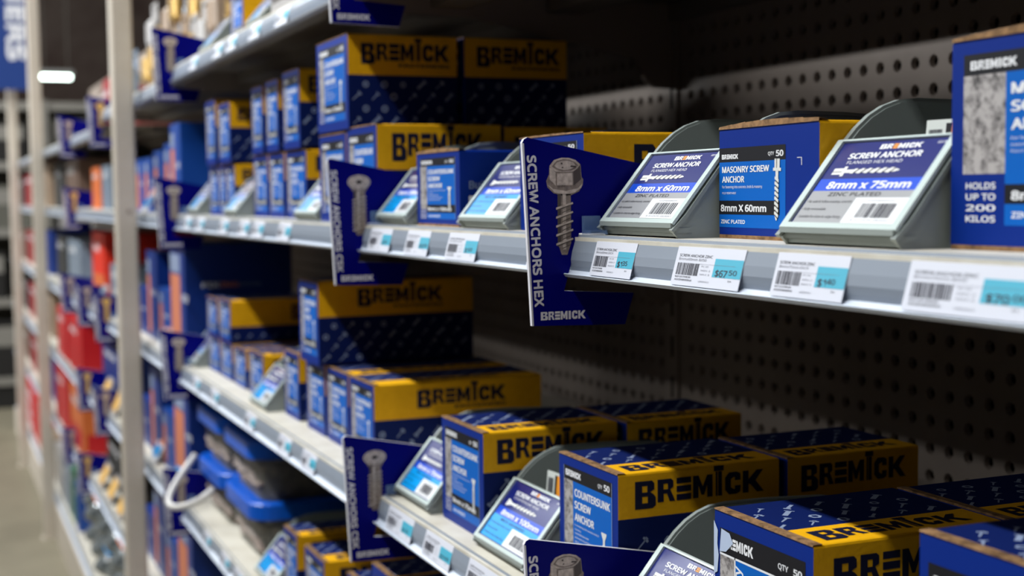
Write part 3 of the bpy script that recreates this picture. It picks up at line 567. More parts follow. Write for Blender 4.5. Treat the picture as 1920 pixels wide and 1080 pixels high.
parts_bin(.411, 1.552, ZM, .100, 'cyan-card bin left of the double stack near the upper CSK sign', '6mm x 75mm', 'cyan', group='grey parts bins with sloping label cards')
# upper row standing on the lower one
z1, z2, z3 = ZM+.082, ZM+.0905, ZM+.1001
fastener_box(.425, 2.215, z1, .080, .104, .125, 'farthest carton of the upper row with a short yellow side, second shelf', 'csk', '6mm x 50mm', group=GS)
fastener_box(.425, 2.100, z1, .090, .092, .125, 'upper-row carton whose yellow side shows a navy letter B, second shelf', 'csk', '6mm x 65mm', group=GS)
for (y, w, h, nm) in ((1.915, .070, .094, 'left one'), (1.822, .072, .096, 'middle one'), (1.706, .088, .100, 'right one')):
    fastener_box(.434, y, z2, w, h, .125, f'{nm} of three narrow cartons in the upper row over the three between cyan bins', 'csk', '6mm x 75mm', group=GS)
fastener_box(.413, 1.414, z3, .125, .1005, .124, 'big top carton with wide yellow BREMICK FASTENERS band, highest in the stack', 'csk', '6mm x 100mm', group=GS, yf=.43, logo_span=(.12, .93))
fastener_box(.545, 1.412, z3, .125, .1005, .124, 'big shaded carton right behind the highest BREMICK FASTENERS carton', 'csk', '6mm x 100mm', group=GS, yf=.43, logo_span=(.12, .93))
fastener_box(.550, 1.440, ZM, .108, .097, .125, 'shaded carton underneath the big rear carton of the stack', 'csk', '6mm x 100mm', group=GS)
# ------------------------------------------------------------------ second bay, third shelf
for (y, w, h, nm) in ((2.290, .094, .060, 'leftmost'), (2.187, .094, .060, 'second'), (2.082, .090, .060, 'third'), (1.963, .096, .065, 'fourth')):
    fastener_box(.437, y, ZL, w, h, .16, f'{nm} carton along the far low row of the third shelf', 'csk', '6mm x 50mm', group=GS, yf=.50)
fastener_box(.435, 2.292, ZL+.0625, .090, .063, .16, 'upper carton at the far left end of the third shelf row', 'csk', '6mm x 50mm', group=GS, yf=.62)
fastener_box(.435, 2.185, ZL+.0625, .092, .067, .20, 'upper carton with long yellow side at the far end of the third shelf', 'csk', '6mm x 50mm', group=GS, yf=.62, fast=False, logo_span=(.5, .95))
fastener_box(.437, 1.752, ZL, .078, .0885, .20, 'carton just right of the tilted cyan-card bin on the third shelf', 'csk', '6mm x 75mm', group=GS)
fastener_box(.437, 1.623, ZL, .088, .0885, .20, 'carton under the tall yellow-banded carton, third shelf', 'csk', '6mm x 75mm', group=GS)
fastener_box(.437, 1.520, ZL, .094, .0895, .20, 'carton second from the CSK sign in the near row of the third shelf', 'csk', '6mm x 75mm', group=GS)
fastener_box(.437, 1.420, ZL, .094, .0895, .20, 'nearest carton of the second bay, long yellow BREMICK side above the lower CSK sign', 'csk', '6mm x 75mm', group=GS, yf=.44, logo_span=(.25, .78))
fastener_box(.425, 1.602, ZL+.0912, .090, .101, .20, 'tall carton with yellow BREMICK FASTENERS band on top of the third-shelf row', 'csk', '6mm x 100mm', group=GS, yf=.42, logo_span=(.25, .80))
parts_bin(.413, 2.395, ZL, .088, 'farthest cyan-card bin at the left end of the third shelf', '6mm x 50mm', 'cyan', group='grey parts bins with sloping label cards')
parts_bin(.413, 1.850, ZL, .095, 'cyan-card bin standing out from the middle of the third shelf', '6mm x 65mm', 'cyan', group='grey parts bins with sloping label cards')
# ------------------------------------------------------------------ second bay, fourth shelf
fastener_box(.425, 1.735, ZB, .070, .101, .20, 'farthest yellow-edged carton on the fourth shelf beside the bin', 'csk', '10mm x 75mm', group=GS, yf=.45)
fastener_box(.425, 1.600, ZB, .092, .100, .20, 'middle yellow-edged carton on the fourth shelf', 'csk', '10mm x 75mm', group=GS, yf=.45)
fastener_box(.425, 1.405, ZB, .090, .115, .20, 'yellow-edged carton on the fourth shelf under the lower CSK sign', 'csk', '10mm x 75mm', group=GS, yf=.30)
fastener_box(.425, 1.300, ZB, .098, .150, .20, 'dark carton on the fourth shelf right below the foot of the CSK sign', 'csk', '10mm x 100mm', group=GS, yf=.30)
fastener_box(.425, 1.180, ZB, .100, .165, .20, 'navy carton on the fourth shelf below the price tickets of the third', 'csk', '10mm x 100mm', group=GS, yf=.30)
parts_bin(.415, 1.842, ZB, .105, 'cyan-card bin on the fourth shelf, beside the tubs', '10mm x 75mm', 'cyan', group='grey parts bins with sloping label cards')
# tubs
def tub(x, y, z, label, handle=True, w=.225, d=.26, h=.0725):
    t = thing('plastic_tub', label, 'tub', (x, y, z), 0, 'clear tubs with blue lids')
    def rr(x0, y0, x1, y1, r, n=5):
        out = []
        for (cx, cy, a0) in ((x1-r, y0+r, -90), (x1-r, y1-r, 0), (x0+r, y1-r, 90), (x0+r, y0+r, 180)):
            for k in range(n+1): a = math.radians(a0+90*k/n); out.append((cx+r*math.cos(a), cy+r*math.sin(a)))
        return out
    def loft(mb, rings, m, cap=(True, True)):
        n = len(rings[0][0]); v = []; f = []
        for pts, zz in rings: v += [(a, b, zz) for a, b in pts]
        for i in range(len(rings)-1):
            for k in range(n): f.append((i*n+k, i*n+(k+1) % n, (i+1)*n+(k+1) % n, (i+1)*n+k))
        if cap[0]: f.append(list(range(n))[::-1])
        if cap[1]: f.append([(len(rings)-1)*n+k for k in range(n)])
        mb.add(v, f, m)
    mb = MB(); i = .016
    loft(mb, [(rr(i, i, d-i, w-i, .03), 0), (rr(i*.6, i*.6, d-i*.6, w-i*.6, .032), h*.5), (rr(.006, .006, d-.006, w-.006, .034), h*.86), (rr(.0, .0, d, w, .036), h*.88), (rr(.0, .0, d, w, .036), h)], 'tub_clear', (True, False)); mb.build('tub_body', t, False)
    cb = MB(); r = random.Random(int(y*1000+z*999)); j = i+.003
    loft(cb, [(rr(j, j, d-j, w-j, .026), .003), (rr(j, j, d-j, w-j, .028), h*.66), (rr(j+.02, j+.02, d-j-.02, w-j-.02, .02), h*.74)], 'tub_contents')
    for k in range(26):
        px, py = r.uniform(.04, d-.04), r.uniform(.04, w-.04); a = r.uniform(0, 6.28); l = .02
        cb.tube([(px-l*math.cos(a), py-l*math.sin(a), h*.72), (px+l*math.cos(a), py+l*math.sin(a), h*(.74+r.uniform(0, .12)))], .0035, 'steel_mid', 6)
    for k in range(16):
        yy = j + .012 + (w-2*j-.024)*k/15; l = .018; a = r.uniform(.2, 1.2); cb.tube([(j-.004+.002, yy-l*math.cos(a)*.7, h*.12+r.uniform(0, .02)), (j-.006, yy+l*math.cos(a)*.7, h*.12+r.uniform(.008, .03))], .0034, 'steel_mid', 6)
    cb.build('contents', t)
    lb = MB(); e = .004
    loft(lb, [(rr(-e, -e, d+e, w+e, .038), h-.007), (rr(-e, -e, d+e, w+e, .038), h+.015), (rr(-e+.003, -e+.003, d+e-.003, w+e-.003, .036), h+.018), (rr(.014, .014, d-.014, w-.014, .03), h+.018), (rr(.016, .016, d-.016, w-.016, .03), h+.0150)], 'tub_blue', (False, True)); lb.build('lid', t)
    if handle:
        hb = MB(); pts = []
        for k in range(17):
            a = math.pi*k/16; pts.append((-.010 - .060*math.sin(a)**.7, .03 + (w-.06)*(k/16), h*.86 - .050*math.sin(a)**.6 + .030*(k/16)))
        hb.tube(pts, .0055, 'handle_white', 10); hb.build('bail_handle', t, True)
    return t
tub(.424, 1.985, ZB, 'lower near tub with shining blue lid corner on the fourth shelf', False)
tub(.424, 2.225, ZB, 'lower far tub with a white handle arcing out in front')
tub(.424, 1.985, ZB+.0910, 'upper near tub of grey fixings close below the third shelf', False)
tub(.424, 2.225, ZB+.0910, 'upper far tub with blue lid beside the orange striped cartons', False)
# ------------------------------------------------------------------ signs
shelf_sign(.832, ZM, 'navy SCREW ANCHORS HEX sign in sharp focus at the middle of the photo', 'hex')
shelf_sign(.836, ZL-.0035, 'navy hex bolt sign cut off by the bottom edge of the photo', 'hex')
shelf_sign(1.316, ZM, 'navy SCREW ANCHORS CSK sign on the second shelf edge', 'csk')
shelf_sign(1.280, ZL-.0035, 'navy SCREW ANCHORS CSK sign on the third shelf edge, lower left of centre', 'csk')
shelf_sign(1.312, ZT, 'navy sign on the top shelf edge with only its BREMICK foot in the photo', 'csk')
for zt, nm, yy in ((ZT, 'top', 2.44), (ZM, 'second', 2.446), (ZL, 'third', 2.44), (ZB, 'fourth', 2.456)):
    shelf_sign(yy, zt, f'blurred blue screw sign at the far end of the second bay, {nm} shelf', 'csk')
ZF = ZT-.042
for zt, yy, kd, lb_ in ((ZF, 3.52, 'gold', 'blurred sign with golden screw on the top shelf just left of the near cream post'), (ZF, 4.36, 'bolt', 'blurred wide sign on the top shelf farthest down the aisle'),
    (ZM, 4.26, 'gold', 'blurred sign with golden screw on the second shelf far down the aisle'), (ZL, 3.52, 'gold', 'nearest of three blurred signs in a row on the third shelf, golden screw'),
    (ZL, 3.98, 'bolt', 'middle of three blurred signs in a row on the third shelf'), (ZL, 4.48, 'plug', 'farthest of three blurred signs in a row on the third shelf'),
    (ZB, 3.60, 'csk', 'blurred sign at the near cream post on the fourth shelf'), (ZB, 4.05, 'gold', 'blurred sign with golden screw on the fourth shelf between red goods'),
    (ZD, 4.12, 'gold', 'blurred sign with golden screw hanging low over the silver bags'), (ZD, 4.60, 'bolt', 'blurred far sign hanging low over the silver bags')):
    shelf_sign(yy, zt, lb_, kd)
# ------------------------------------------------------------------ tickets
def tick(y0, y1, zt, label, **k): ticket(y0, y1, zt, label, **k)
tick(.742, .798, ZM, 'white price ticket reading $1.35 under the 8mm x 60mm zinc bin', sub='8mmx60mm EACH', seed=1)
tick(.620, .692, ZM, 'white price ticket reading $67.50 under the masonry carton', sub='8mmx60mm BX50', price='$67', cents='50', seed=2)
tick(.530, .590, ZM, 'white price ticket reading $1.40 under the 8mm x 75mm zinc bin', sub='8mmx75mm EACH', cents='40', seed=3)
tick(.408, .487, ZM, 'white price ticket reading $70.00 at the right edge of the photo', sub='8mmx75mm BX50', price='$70', cents='00', seed=4)
tick(.838, .902, ZM, 'white price ticket mostly hidden behind the middle hex sign', title='SCREW ANCHOR GAL', price='$59', cents='50', seed=5)
tick(1.004, 1.072, ZM, 'white price ticket below the cyan 8mm x 60mm bin', title='SCREW ANCHOR GAL', price='$1', cents='20', seed=6)
tick(1.118, 1.180, ZM, 'white price ticket below the carton reading Build', title='SCREW ANCHOR GAL', price='$92', cents='00', seed=7)
tick(1.225, 1.292, ZM, 'white price ticket right beside the upper CSK sign', title='SCREW ANCHOR GAL', price='$1', cents='95', seed=8)
tick(1.176, 1.250, ZL, 'white price ticket in the third shelf rail next to the lower CSK sign', title='SCREW ANCHOR GAL', price='$1', cents='30', seed=9)
tick(1.074, 1.143, ZL, 'white price ticket below the countersunk 8mm x 75mm carton', title='SCREW ANCHOR GAL', price='$71', cents='00', seed=10)
tick(.972, 1.036, ZL, 'white price ticket below the cyan 8mm x 100mm bin on the third shelf', title='SCREW ANCHOR GAL', price='$1', cents='55', seed=11)
for zt, nm, ys in ((ZM, 'second', (2.30, 2.18, 1.99, 1.85, 1.76, 1.615)), (ZL, 'third', (2.26, 2.10, 1.84, 1.64, 1.52)), (ZT, 'top', (2.2, 2.0, 1.9, 1.75, 1.60)), (ZB, 'fourth', (2.2, 2.05, 1.95))):
    for i, yy in enumerate(ys): tick(yy, yy+.062, zt, f'blurred price ticket {("farthest", "second", "third", "fourth", "fifth", "sixth")[i]} in the second bay of the {nm} shelf rail', price='$5', cents='50', seed=20+i)
# ------------------------------------------------------------------ top shelf of the second bay
parts_bin(.409, 1.80, ZT, .098, 'pale bin with white and blue card on the top shelf, left of the white tray', '5mm x 50mm', 'cyan', group='grey parts bins with sloping label cards')
parts_bin(.409, 1.46, ZT, .098, 'bin at the near end of the top shelf beside its sign', '5mm x 75mm', 'cyan', group='grey parts bins with sloping label cards')
parts_bin(.409, 2.15, ZT, .098, 'bin with white card edge behind the blue sign on the top shelf', '5mm x 50mm', 'cyan', group='grey parts bins with sloping label cards')
mb = MB(); 
for a in (0, .150): mb.box((0, a, 0), (.20, a+.004, .030), 'pack_pale')
mb.box((0, 0, 0), (.20, .154, .004), 'pack_pale'); mb.box((.196, 0, 0), (.20, .154, .03), 'pack_pale'); mb.box((-.0, .004, .004), (.003, .150, .016), 'pack_pale')
single(mb, 'white_tray', 'white open tray on the top shelf near the frame top', 'tray', (.412, 1.60, ZT))
fastener_box(.425, 1.985, ZT, .085, .07, .14, 'bright yellow-sided carton on the top shelf', 'csk', '5mm x 50mm', group=GS, yf=.9, fast=False, logo_span=(.4, .9))
# blister packs hanging on pegs over the far top shelf
def blister(x, y, z, w, h, card, fill, label, name='blister_pack', group='blister packs hanging above the top shelf'):
    t = thing(name, label, 'blister pack', (x, y, z), 0, group)
    mb = MB(); mb.box((0, 0, 0), (.0015, w, h), card); mb.build('backing_card', t)
    cb = MB(); n = 6
    ring = lambda s_, o_: [(o_, w/2 + (w/2-.004)*s_*cx, h*.32 + (h*.30)*s_*cz) for cx, cz in ((-1,-.8),(-.8,-1),(.8,-1),(1,-.8),(1,.8),(.8,1),(-.8,1),(-1,.8))]
    v = ring(1, -.0002) + ring(.96, -.012) + ring(.75, -.018); f = []
    for i in range(2):
        for k in range(8): f.append((i*8+k, i*8+(k+1) % 8, (i+1)*8+(k+1) % 8, (i+1)*8+k))
    f.append(list(range(16, 24))); cb.add(v, f, fill); cb.build('blister', t)
    hb = MB(); hb.box((-.002, w*.36, h*.86), (.0018, w*.64, h*.90), 'peg_back'); hb.build('hang_slot', t)
    return t
rr_ = random.Random(5); cols = [('pack_grey', 'pack_grey'), ('pack_pale', 'gold_zinc'), ('pack_tan', 'gold_zinc'), ('pack_pale', 'pack_pale'), ('pack_tan', 'pack_tan'), ('gold_zinc', 'gold_zinc')]
words = ['grey', 'pale and golden', 'tan and golden', 'pale', 'tan', 'golden']; order = [0, 1, 3, 5, 4, 1, 2, 3, 5, 4]
for i in range(10):
    yy = 3.40 - i*.118; k = order[i]
    for r_ in range(2):
        kk = (k + r_*3) % 6
        blister(.470+.05*r_+(i % 3)*.02, yy, (ZT if yy < 2.49 else ZT-.01)+.035+.115*r_+(i % 2)*.015, .085, .105, cols[kk][0], cols[kk][1], f'{words[kk]} hanging blister pack, {("lower", "upper")[r_]} row, column {i+1} from the far cream post')
# ------------------------------------------------------------------ third bay: blue and orange packaging
def striped_box(x, y, z, w, h, d, label, stripe=(.05, .42), col='salmon_print', logo=False, body='bright_blue', group='blue cartons with orange stripes'):
    t = thing('striped_carton', label, 'box', (x, y, z), 0, group)
    mb = MB(); e = .002
    mb.add([(0,e,0),(0,w-e,0),(e,w,0),(d-e,w,0),(d,w-e,0),(d,e,0),(d-e,0,0),(e,0,0)] + [(0,e,h),(0,w-e,h),(e,w,h),(d-e,w,h),(d,w-e,h),(d,e,h),(d-e,0,h),(e,0,h)],
           [list(range(8)), list(range(15, 7, -1))] + [(i, (i+1) % 8, (i+1) % 8 + 8, i+8) for i in range(8)], body); mb.build('carton', t)
    lb = MB(); G = Face(lb, (0, w, 0), (0,-1,0), (0,0,1)); G.rect(w*stripe[0], h*.06, w*stripe[1], h*.72, col, 1); G.rect(w*stripe[0], h*.74, w*stripe[1], h*.90, 'print_grey', 1); G.text('ANCHOR', w*(stripe[1]+.1), h*.5, h*.08, 'print_white', w=w*.4, l=1)
    if logo:
        S = Face(lb, (0,0,0), (1,0,0), (0,0,1)); S.text('FIX', d*.16, h*.62, h*.05, 'print_white', w=d*.16, bold=.03); S.text('ING', d*.33, h*.62, h*.05, 'salmon_print', w=d*.16, bold=.03); S.text('SYSTEM', d*.50, h*.625, h*.035, 'print_grey', w=d*.2)
    lb.build('front_label', t); return t
for i, (yy, hh) in enumerate(((3.20, .115), (3.07, .115), (2.94, .115), (2.80, .125), (2.66, .135))):
    striped_box(.430, yy, ZM, .118, hh, .16, f'blue and orange carton {("farthest", "second", "middle", "fourth", "nearest")[i]} in the third bay on the second shelf')
striped_box(.418, 2.515, ZM, .110, .165, .17, 'tall blue and orange carton at the near end of the third bay, second shelf')
for zt, nm, lg in ((ZL, 'third', True), (ZB, 'fourth', False), (ZD, 'fifth', False)):
    striped_box(.420, 2.52, zt, .160, .212 if lg else .200, .20, f'big deep blue carton with broad orange stripe, third bay, {nm} shelf', (.03, .70), body='deep_blue', logo=lg)
    for i, yy in enumerate((2.72, 2.88, 3.04)): striped_box(.424, yy, zt, .140, (.115, .185, .10)[i], .18, f'blue carton with orange stripe {("right behind the big one", "in the middle", "at the far end")[i]} of the third bay, {nm} shelf', (.06, .34), body='deep_blue' if i else 'bright_blue')
for zt, nm, ys in ((ZM, 'second', (2.60, 2.86)), (ZL, 'third', (2.70,)), (ZB, 'fourth', (2.58, 2.84)), (ZD, 'fifth', (2.62,))):
    for i, yy in enumerate(ys):
        mb = MB(); mb.sheet_xz([(.000, .001), (.028, .050)], .0015, 0, .075, 'card_white'); Fz = Face(mb, (-.0022, .075, .0026), (0,-1,0), (.028, 0, .049)); Fz.rect(.004, .012, .071, .034, 'card_cyan', 1); Fz.rect(.02, .036, .055, .054, 'salmon_print', 1)
        single(mb, 'label_card', f'tilted white and cyan card, {("nearer", "farther")[i]} in the third bay, {nm} shelf', 'label card', (.4045, yy, zt), 0, 'tilted label cards in the third bay')
# coil of dark cable in the bottom corner of the second bay
mb = MB()
for k in range(5):
    rr2 = .055+.009*(k % 3); mb.tube([(rr2*math.cos(a*math.pi/12), rr2*math.sin(a*math.pi/12), .01+.012*k+.003*math.sin(a)) for a in range(25)], .006, 'band_black', 8)
single(mb, 'wire_coil', 'dark coil of wire on the fifth shelf under the price rail', 'coil', (.50, 2.30, ZD+.0))
# ------------------------------------------------------------------ farther bays beyond the cream post
def plain_pack(x, y, z, w, h, d, m, label, cat='box', name='goods_carton', m2=None, words=None, group='goods far down the aisle'):
    t = thing(name, label, cat, (x, y, z), 0, group); mb = MB(); e = min(.004, h*.1)
    pts = [(e,0),(w-e,0),(w,e),(w,h-e),(w-e,h),(e,h),(0,h-e),(0,e)]
    mb.add([(0,a,b) for a, b in pts] + [(d,a,b) for a, b in pts], [list(range(8))[::-1], list(range(8, 16))] + [(i, (i+1) % 8, (i+1) % 8+8, i+8) for i in range(8)], m); mb.build('carton', t)
    lb = MB(); G = Face(lb, (0, w, 0), (0,-1,0), (0,0,1)); S = Face(lb, (0,0,0), (1,0,0), (0,0,1))
    if m2: G.rect(w*.08, h*.08, w*.92, h*.40, m2, 1); S.rect(d*.05, h*.06, d*.9, h*.38, m2, 1)
    for i, q in enumerate(words or ('ANCHOR',)): G.text(q, w*.12, h*(.72-.24*i), h*.14, 'print_white', w=w*.5, l=2, bold=.03)
    lb.build('front_label', t); return t
plain_pack(.440, 3.95, ZL, .30, .200, .25, 'red_bright', 'bright red and orange carton on the third shelf beyond the near post', m2='orange_card')
plain_pack(.445, 3.60, ZL, .26, .12, .25, 'pack_grey', 'grey carton on the third shelf behind the near post')
plain_pack(.405, 4.30, ZB, .42, .165, .25, 'red_card', 'dark red carton on the fourth shelf, larger of two')
plain_pack(.405, 4.80, ZB, .36, .165, .25, 'red_card', 'dark red carton on the fourth shelf, farther of two')
plain_pack(.445, 3.62, ZB, .50, .14, .25, 'deep_blue', 'deep blue carton on the fourth shelf at the near post')
plain_pack(.405, 4.35, ZD, .40, .195, .25, 'orange_card', 'orange-brown carton on the fifth shelf', m2='red_card')
plain_pack(.405, 4.85, ZD, .50, .195, .25, 'red_card', 'tall red carton on the fifth shelf beyond the orange-brown one')
plain_pack(.445, 3.62, ZD, .45, .13, .25, 'bay_dark', 'dark grey carton on the fifth shelf at the near post')
plain_pack(.408, 6.35, ZE+.0012, 1.40, .20, .30, 'red_card', 'red carton with white lettering low at the far end of the gondola', words=('8', '2', 'B', 'NEW'))
for i, (yy, m) in enumerate(((4.80, 'green_card'), (4.66, 'bright_blue'))):
    plain_pack(.412, yy, ZE, .09, (.185, .16)[i], .12, m, ('green packet standing by the silver bags', 'bright blue packet standing by the silver bags')[i], cat='packet', name='goods_packet')
for i, yy in enumerate((4.94, 5.26, 5.62, 5.96)):
    plain_pack(.41, yy, ZE, .30, .16, .25, ('pack_grey', 'pack_pale', 'pack_tan', 'red_card')[i], f'{("grey", "pale", "tan", "dark red")[i]} carton on the lowest shelf far down the aisle')
def goods_bag(x, y, z, w, h, d, label, seed):
    t = bmesh.new(); r = random.Random(seed); bmesh.ops.create_uvsphere(t, u_segments=20, v_segments=12, radius=1.0)
    for v in t.verts:
        p = v.co; n = abs(p.x)**1.6 + abs(p.y)**1.6 + abs(p.z)**1.6; k = 1/max(n, 1e-4)**(1/2.2); q = Vector((p.x*k, p.y*k, p.z*k))
        wv = 1 + .05*math.sin(q.x*7+seed)*math.cos(q.y*9-seed*2) + .03*r.uniform(-1, 1); v.co = Vector((q.x*d/2*wv, q.y*w/2*wv, max(-.92, q.z)*h/2*wv))
    me = bpy.data.meshes.new('goods_bag'); t.to_mesh(me); t.free(); me.materials.append(MATS['bag_silver']); me.polygons.foreach_set('use_smooth', [True]*len(me.polygons))
    root = thing('goods_bag', label, 'bag', (x, y, z), 0, 'crumpled silver bags on the lowest shelf')
    o = bpy.data.objects.new('bag_film', me); C.objects.link(o); o.parent = root; o.location = (0, 0, h*.46)
    lb = MB(); lb.box((-d*.34, -w*.3, h*.90), (-d*.2, w*.3, h*.93), 'card_cyan' if seed % 2 else 'orange_card'); lb.build('header_card', root)
k = 0
for zt, nm in ((ZM, 'second'), (ZL, 'third'), (ZB, 'fourth'), (ZD, 'fifth')):
    for i, yy in enumerate((5.64, 6.38, 7.12)):
        k += 1; m = ('pack_brown', 'dark_red', 'deep_blue', 'bay_dark', 'dark_red', 'pack_tan')[(k*5) % 6]
        plain_pack(.425, yy, zt, .66, (.15, .17, .14)[(k+i) % 3], .25, m, f'long {dict(pack_brown="brown", dark_red="dark red", deep_blue="deep blue", bay_dark="blackish", pack_tan="tan")[m]} carton {("nearest", "middle", "farthest")[i]} in the last bay, {nm} shelf')
for zt, nm, yy, m in ((ZM, 'second', 4.60, 'pack_brown'), (ZM, 'second', 5.10, 'bay_dark'), (ZM, 'second', 3.75, 'pack_grey'), (ZM, 'second', 4.00, 'orange_card'), (ZL, 'third', 4.62, 'pack_grey'), (ZL, 'third', 5.10, 'bay_dark')):
    plain_pack(.44, yy, zt, .42 if yy > 4.5 else .20, .16 if yy > 4.5 else .12, .25, m, f'blurred {dict(pack_brown="brown", bay_dark="blackish", pack_grey="grey", orange_card="orange", deep_blue="deep blue")[m]} carton {"in the fifth bay" if yy > 4.5 else "in the fourth bay"} on the {nm} shelf')
NTH = ('first', 'second', 'third', 'fourth', 'fifth', 'sixth', 'seventh', 'eighth', 'ninth', 'tenth'); k = 0
for yy in (2.62, 2.82, 3.02, 3.22, 3.42, 3.62, 3.82, 4.02, 4.22, 4.42):
    for zz in (0, .098):
        k += 1; goods_bag(.500+.008*math.sin(k*2), yy + (.05 if zz else 0), ZE+zz+.003, .19, .098, .20, f'crumpled silver bag in the {("bottom", "top")[zz > 0]} layer, {NTH[(k-1)//2]} from the near end', k)
for zt, nm, ys in ((ZB, 'fourth', (3.50, 3.75)), (ZD, 'fifth', (3.46, 3.66, 3.86)), (ZL, 'third', (3.58, 3.8))):
    for i, yy in enumerate(ys):
        mb = MB(); mb.sheet_xz([(0, .001), (.030, .060)], .002, 0, .11, 'pack_pale'); Fz = Face(mb, (-.0026, .11, .0028), (0,-1,0), (.030, 0, .059)); Fz.rect(.012, .010, .098, .058, 'gold_print' if zt != ZL else 'pack_grey', 1)
        single(mb, 'label_card', f'blurred {"golden" if zt != ZL else "pale"} tilted card {("first", "second", "third")[i]} beyond the near post on the {nm} shelf', 'label card', (.4045, yy, zt), 0, 'golden tilted cards far down the aisle')
# red goods above the far top shelf
for i, (xx, yy, zz, h_) in enumerate(((.50, 3.62, ZF, .10), (.50, 3.80, ZF, .13), (.52, 4.05, ZF, .17), (.50, 4.30, ZF, .12), (.54, 4.55, ZF, .20), (.58, 5.0, ZF, .22))):
    plain_pack(xx, yy, zz, .17, h_, .12, 'dark_red' if i % 2 == 0 else ('pack_tan', 'dark_red', 'pack_brown')[i//2], f'{("dark red", "tan", "dark red", "deep red", "dark red", "tan")[i]} upright pack on the top shelf, {("first", "second", "third", "fourth", "fifth", "sixth")[i]} beyond the near post', cat='packet', name='goods_packet')
def add_glint_bead(loc, label):  # small metal beads added on the packs to stand in for white glints
    mb = MB(); mb.lathe([(0, -.012), (.009, -.009), (.0125, 0), (.009, .009), (0, .012)], 'zinc', 14); single(mb, 'glint_bead', label, 'bead', loc, 0, 'metal beads added for glints on the far top shelf', True)
for i, (a, b, c_) in enumerate(((.50, 3.70, ZF+.112), (.50, 3.88, ZF+.142), (.50, 4.38, ZF+.132), (.54, 4.62, ZF+.212))): add_glint_bead((a+.04, b, c_), f'added glint knob on the {("first", "second", "fourth", "fifth")[i]} pack beyond the near post')
# ------------------------------------------------------------------ cream posts and banner
for i, yy in enumerate((2.85, 5.28, 6.79)):
    mb = MB(); e = .004; x0, x1, d2 = .343, .386, .036
    prf = [(x0+e,0),(x1-e,0),(x1,e),(x1,d2-e),(x1-e,d2),(x0+e,d2),(x0,d2-e),(x0,e)]
    mb.add([(a, b, 0) for a, b in prf] + [(a, b, 2.9) for a, b in prf], [list(range(8))[::-1], list(range(8, 16))] + [(q, (q+1) % 8, (q+1) % 8+8, q+8) for q in range(8)], 'post_cream')
    t = thing('cream_post', ('near cream steel post in front of the shelves', 'middle cream steel post farther down the aisle', 'farthest thin cream post below the blue banner')[i], 'post', (0, yy, -1.26), 0, 'cream steel posts')
    mb.build('shaft', t)
    pb = MB(); pb.box((x0-.008, -.008, 0), (x1-.002, d2+.008, .006), 'post_cream'); pb.build('foot_plate', t)
    if i == 0:
        sb = MB(); sb.lathe([(0, 0), (.004, 0), (.0045, .001), (.0, .002)], 'steel_mid', 10, Matrix.Translation((.368, 0, 1.235)) @ Matrix.Rotation(math.pi/2, 4, 'X')); sb.build('bolt_head', t)
t = thing('aisle_banner', 'blue aisle banner with white vertical lettering in the top left corner', 'banner', (0, 6.70, 0))
mb = MB(); mb.box((.20, 0, .505), (.462, .012, 1.75), 'banner_blue'); mb.build('banner_board', t)
lb = MB(); Fz = Face(lb, (0, 0, 0), (1, 0, 0), (0, 0, 1), .0006); Fz.text('FASTENERS', .352, 1.42, .082, 'print_white', w=.78, rot=-math.pi/2, bold=.03, l=2); lb.build('banner_lettering', t)
# ------------------------------------------------------------------ the far cross aisle, room and lamps
t = thing('cross_shelving', 'grey steel shelving standing across the far end of the aisle', 'shelving', (0, 8.75, -1.26))
mb = MB(); mb.box((-1.2, .30, .12), (3.2, .34, 1.86), 'panel_grey'); mb.build('back_sheet', t)
for zz in (.14, .62, 1.04, 1.44, 1.80):
    sb = MB(); sb.box((-1.2, 0, zz), (3.2, .32, zz+.05), 'beam_grey'); sb.build('shelf_beam', t)
kb = MB(); kb.box((-1.2, .02, 0), (3.2, .30, .13), 'bay_dark'); kb.build('plinth', t)
for xx in (-.4, .62, 1.64, 2.6):
    ub = MB(); ub.box((xx, -.01, 0), (xx+.05, .04, 1.86), 'beam_grey'); ub.build('upright', t)
for i, (xx, zz, w_, h_, m) in enumerate(((.24, .67, .16, .28, 'bay_dark'), (.46, .67, .13, .30, 'bay_dark'), (.26, 1.09, .30, .26, 'panel_grey'), (.72, 1.09, .26, .30, 'pack_pale'), (.30, 1.49, .24, .24, 'bay_dark'), (.70, 1.49, .3, .26, 'panel_grey'), (.75, .67, .3, .30, 'panel_grey'), (.25, .19, .32, .34, 'bay_dark'), (.70, .19, .3, .34, 'bay_dark'))):
    mb = MB(); mb.box((0, 0, 0), (w_, .2, h_), m); mb.box((.01, -.002, h_*.55), (w_-.01, .0, h_*.9), 'beam_grey' if m != 'pack_tan' else 'red_card'); single(mb, 'storage_case', f'{("dark", "grey", "pale", "tan", "red")[("bay_dark", "panel_grey", "pack_pale", "pack_tan", "red_card").index(m)]} blurred case on the cross shelving, {("first", "second", "third", "fourth", "fifth", "sixth", "seventh", "eighth", "ninth", "tenth", "eleventh")[i]} one counted along its shelves', 'case', (xx, 8.77, zz-1.26), 0, 'cases on the cross shelving')
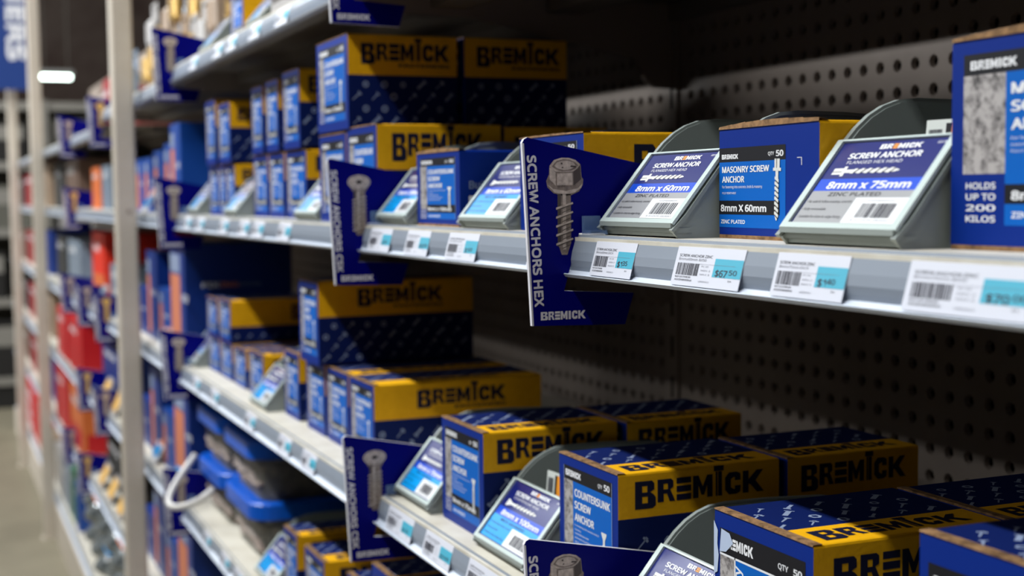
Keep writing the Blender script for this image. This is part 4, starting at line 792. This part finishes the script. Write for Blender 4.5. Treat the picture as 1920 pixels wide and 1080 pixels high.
mb = MB(); mb.lathe([(0, 0), (.02, 0), (.02, .004), (.005, .008), (.005, .095), (.022, .103), (.032, .125), (.022, .147), (0, .155)], 'plastic_white', 14); single(mb, 'white_ball', 'round white ball on a stem at the far end of the fourth shelf', 'ball', (.44, 6.34, ZB), 0, None, True)
mb = MB(); mb.box((-6, -4, -.02), (8, 18, 0), 'floor_concrete'); o = mb.build('floor'); o.location.z = 0; o['kind'] = 'structure'
mb = MB(); mb.box((-6, -4, 4.3), (8, 18, 4.35), 'ceil_brown')
for yy in range(8, 18, 2): mb.box((-6, yy, 4.1), (8, yy+.12, 4.3), 'bay_dark')
o = mb.build('ceiling'); o['kind'] = 'structure'
mb = MB(); mb.box((-6, 18, 0), (8, 18.1, 4.35), 'wall_grey'); o = mb.build('wall_back'); o['kind'] = 'structure'
mb = MB(); mb.box((-6, -4.1, 0), (8, -4, 4.35), 'wall_grey'); o = mb.build('light_block_wall'); o['kind'] = 'structure'  # unseen, added behind the camera to cut ambient light from there
mb = MB(); mb.box((-1.62, -1.0, 0), (-1.50, 6.8, ZC+.47), 'panel_grey'); mb.box((-1.50, -1.0, 0), (-1.15, 6.8, .12), 'post_cream')  # unseen plain block for the opposite gondola, its height cuts low lamp light
o = mb.build('opposite_gondola_block'); o['kind'] = 'structure'
def tube_lamp(loc, L, along, label):
    t = thing('tube_lamp', label, 'ceiling lamp', loc, 0 if along == 'x' else math.pi/2, 'fluorescent lamps at the far end')
    mb = MB(); mb.box((-L/2, -.05, .02), (L/2, .05, .07), 'lamp_body'); mb.build('housing', t)
    gb = MB(); gb.tube([(-L/2+.02, 0, 0), (L/2-.02, 0, 0)], .022, 'lamp_glow', 12); gb.build('glowing_tube', t)
    rb = MB()
    for sx in (-L/2*.7, L/2*.7): rb.box((sx-.004, -.004, .07), (sx+.004, .004, 4.3-ZC-loc[2]), 'beam_grey')
    rb.build('hanger', t)
tube_lamp((1.245, 15.0, 1.27), .34, 'x', 'glowing horizontal lamp tube left of the near cream post')
tube_lamp((.715, 11.0, 1.515), .45, 'y', 'glowing lamp at the top edge above the blue banner')
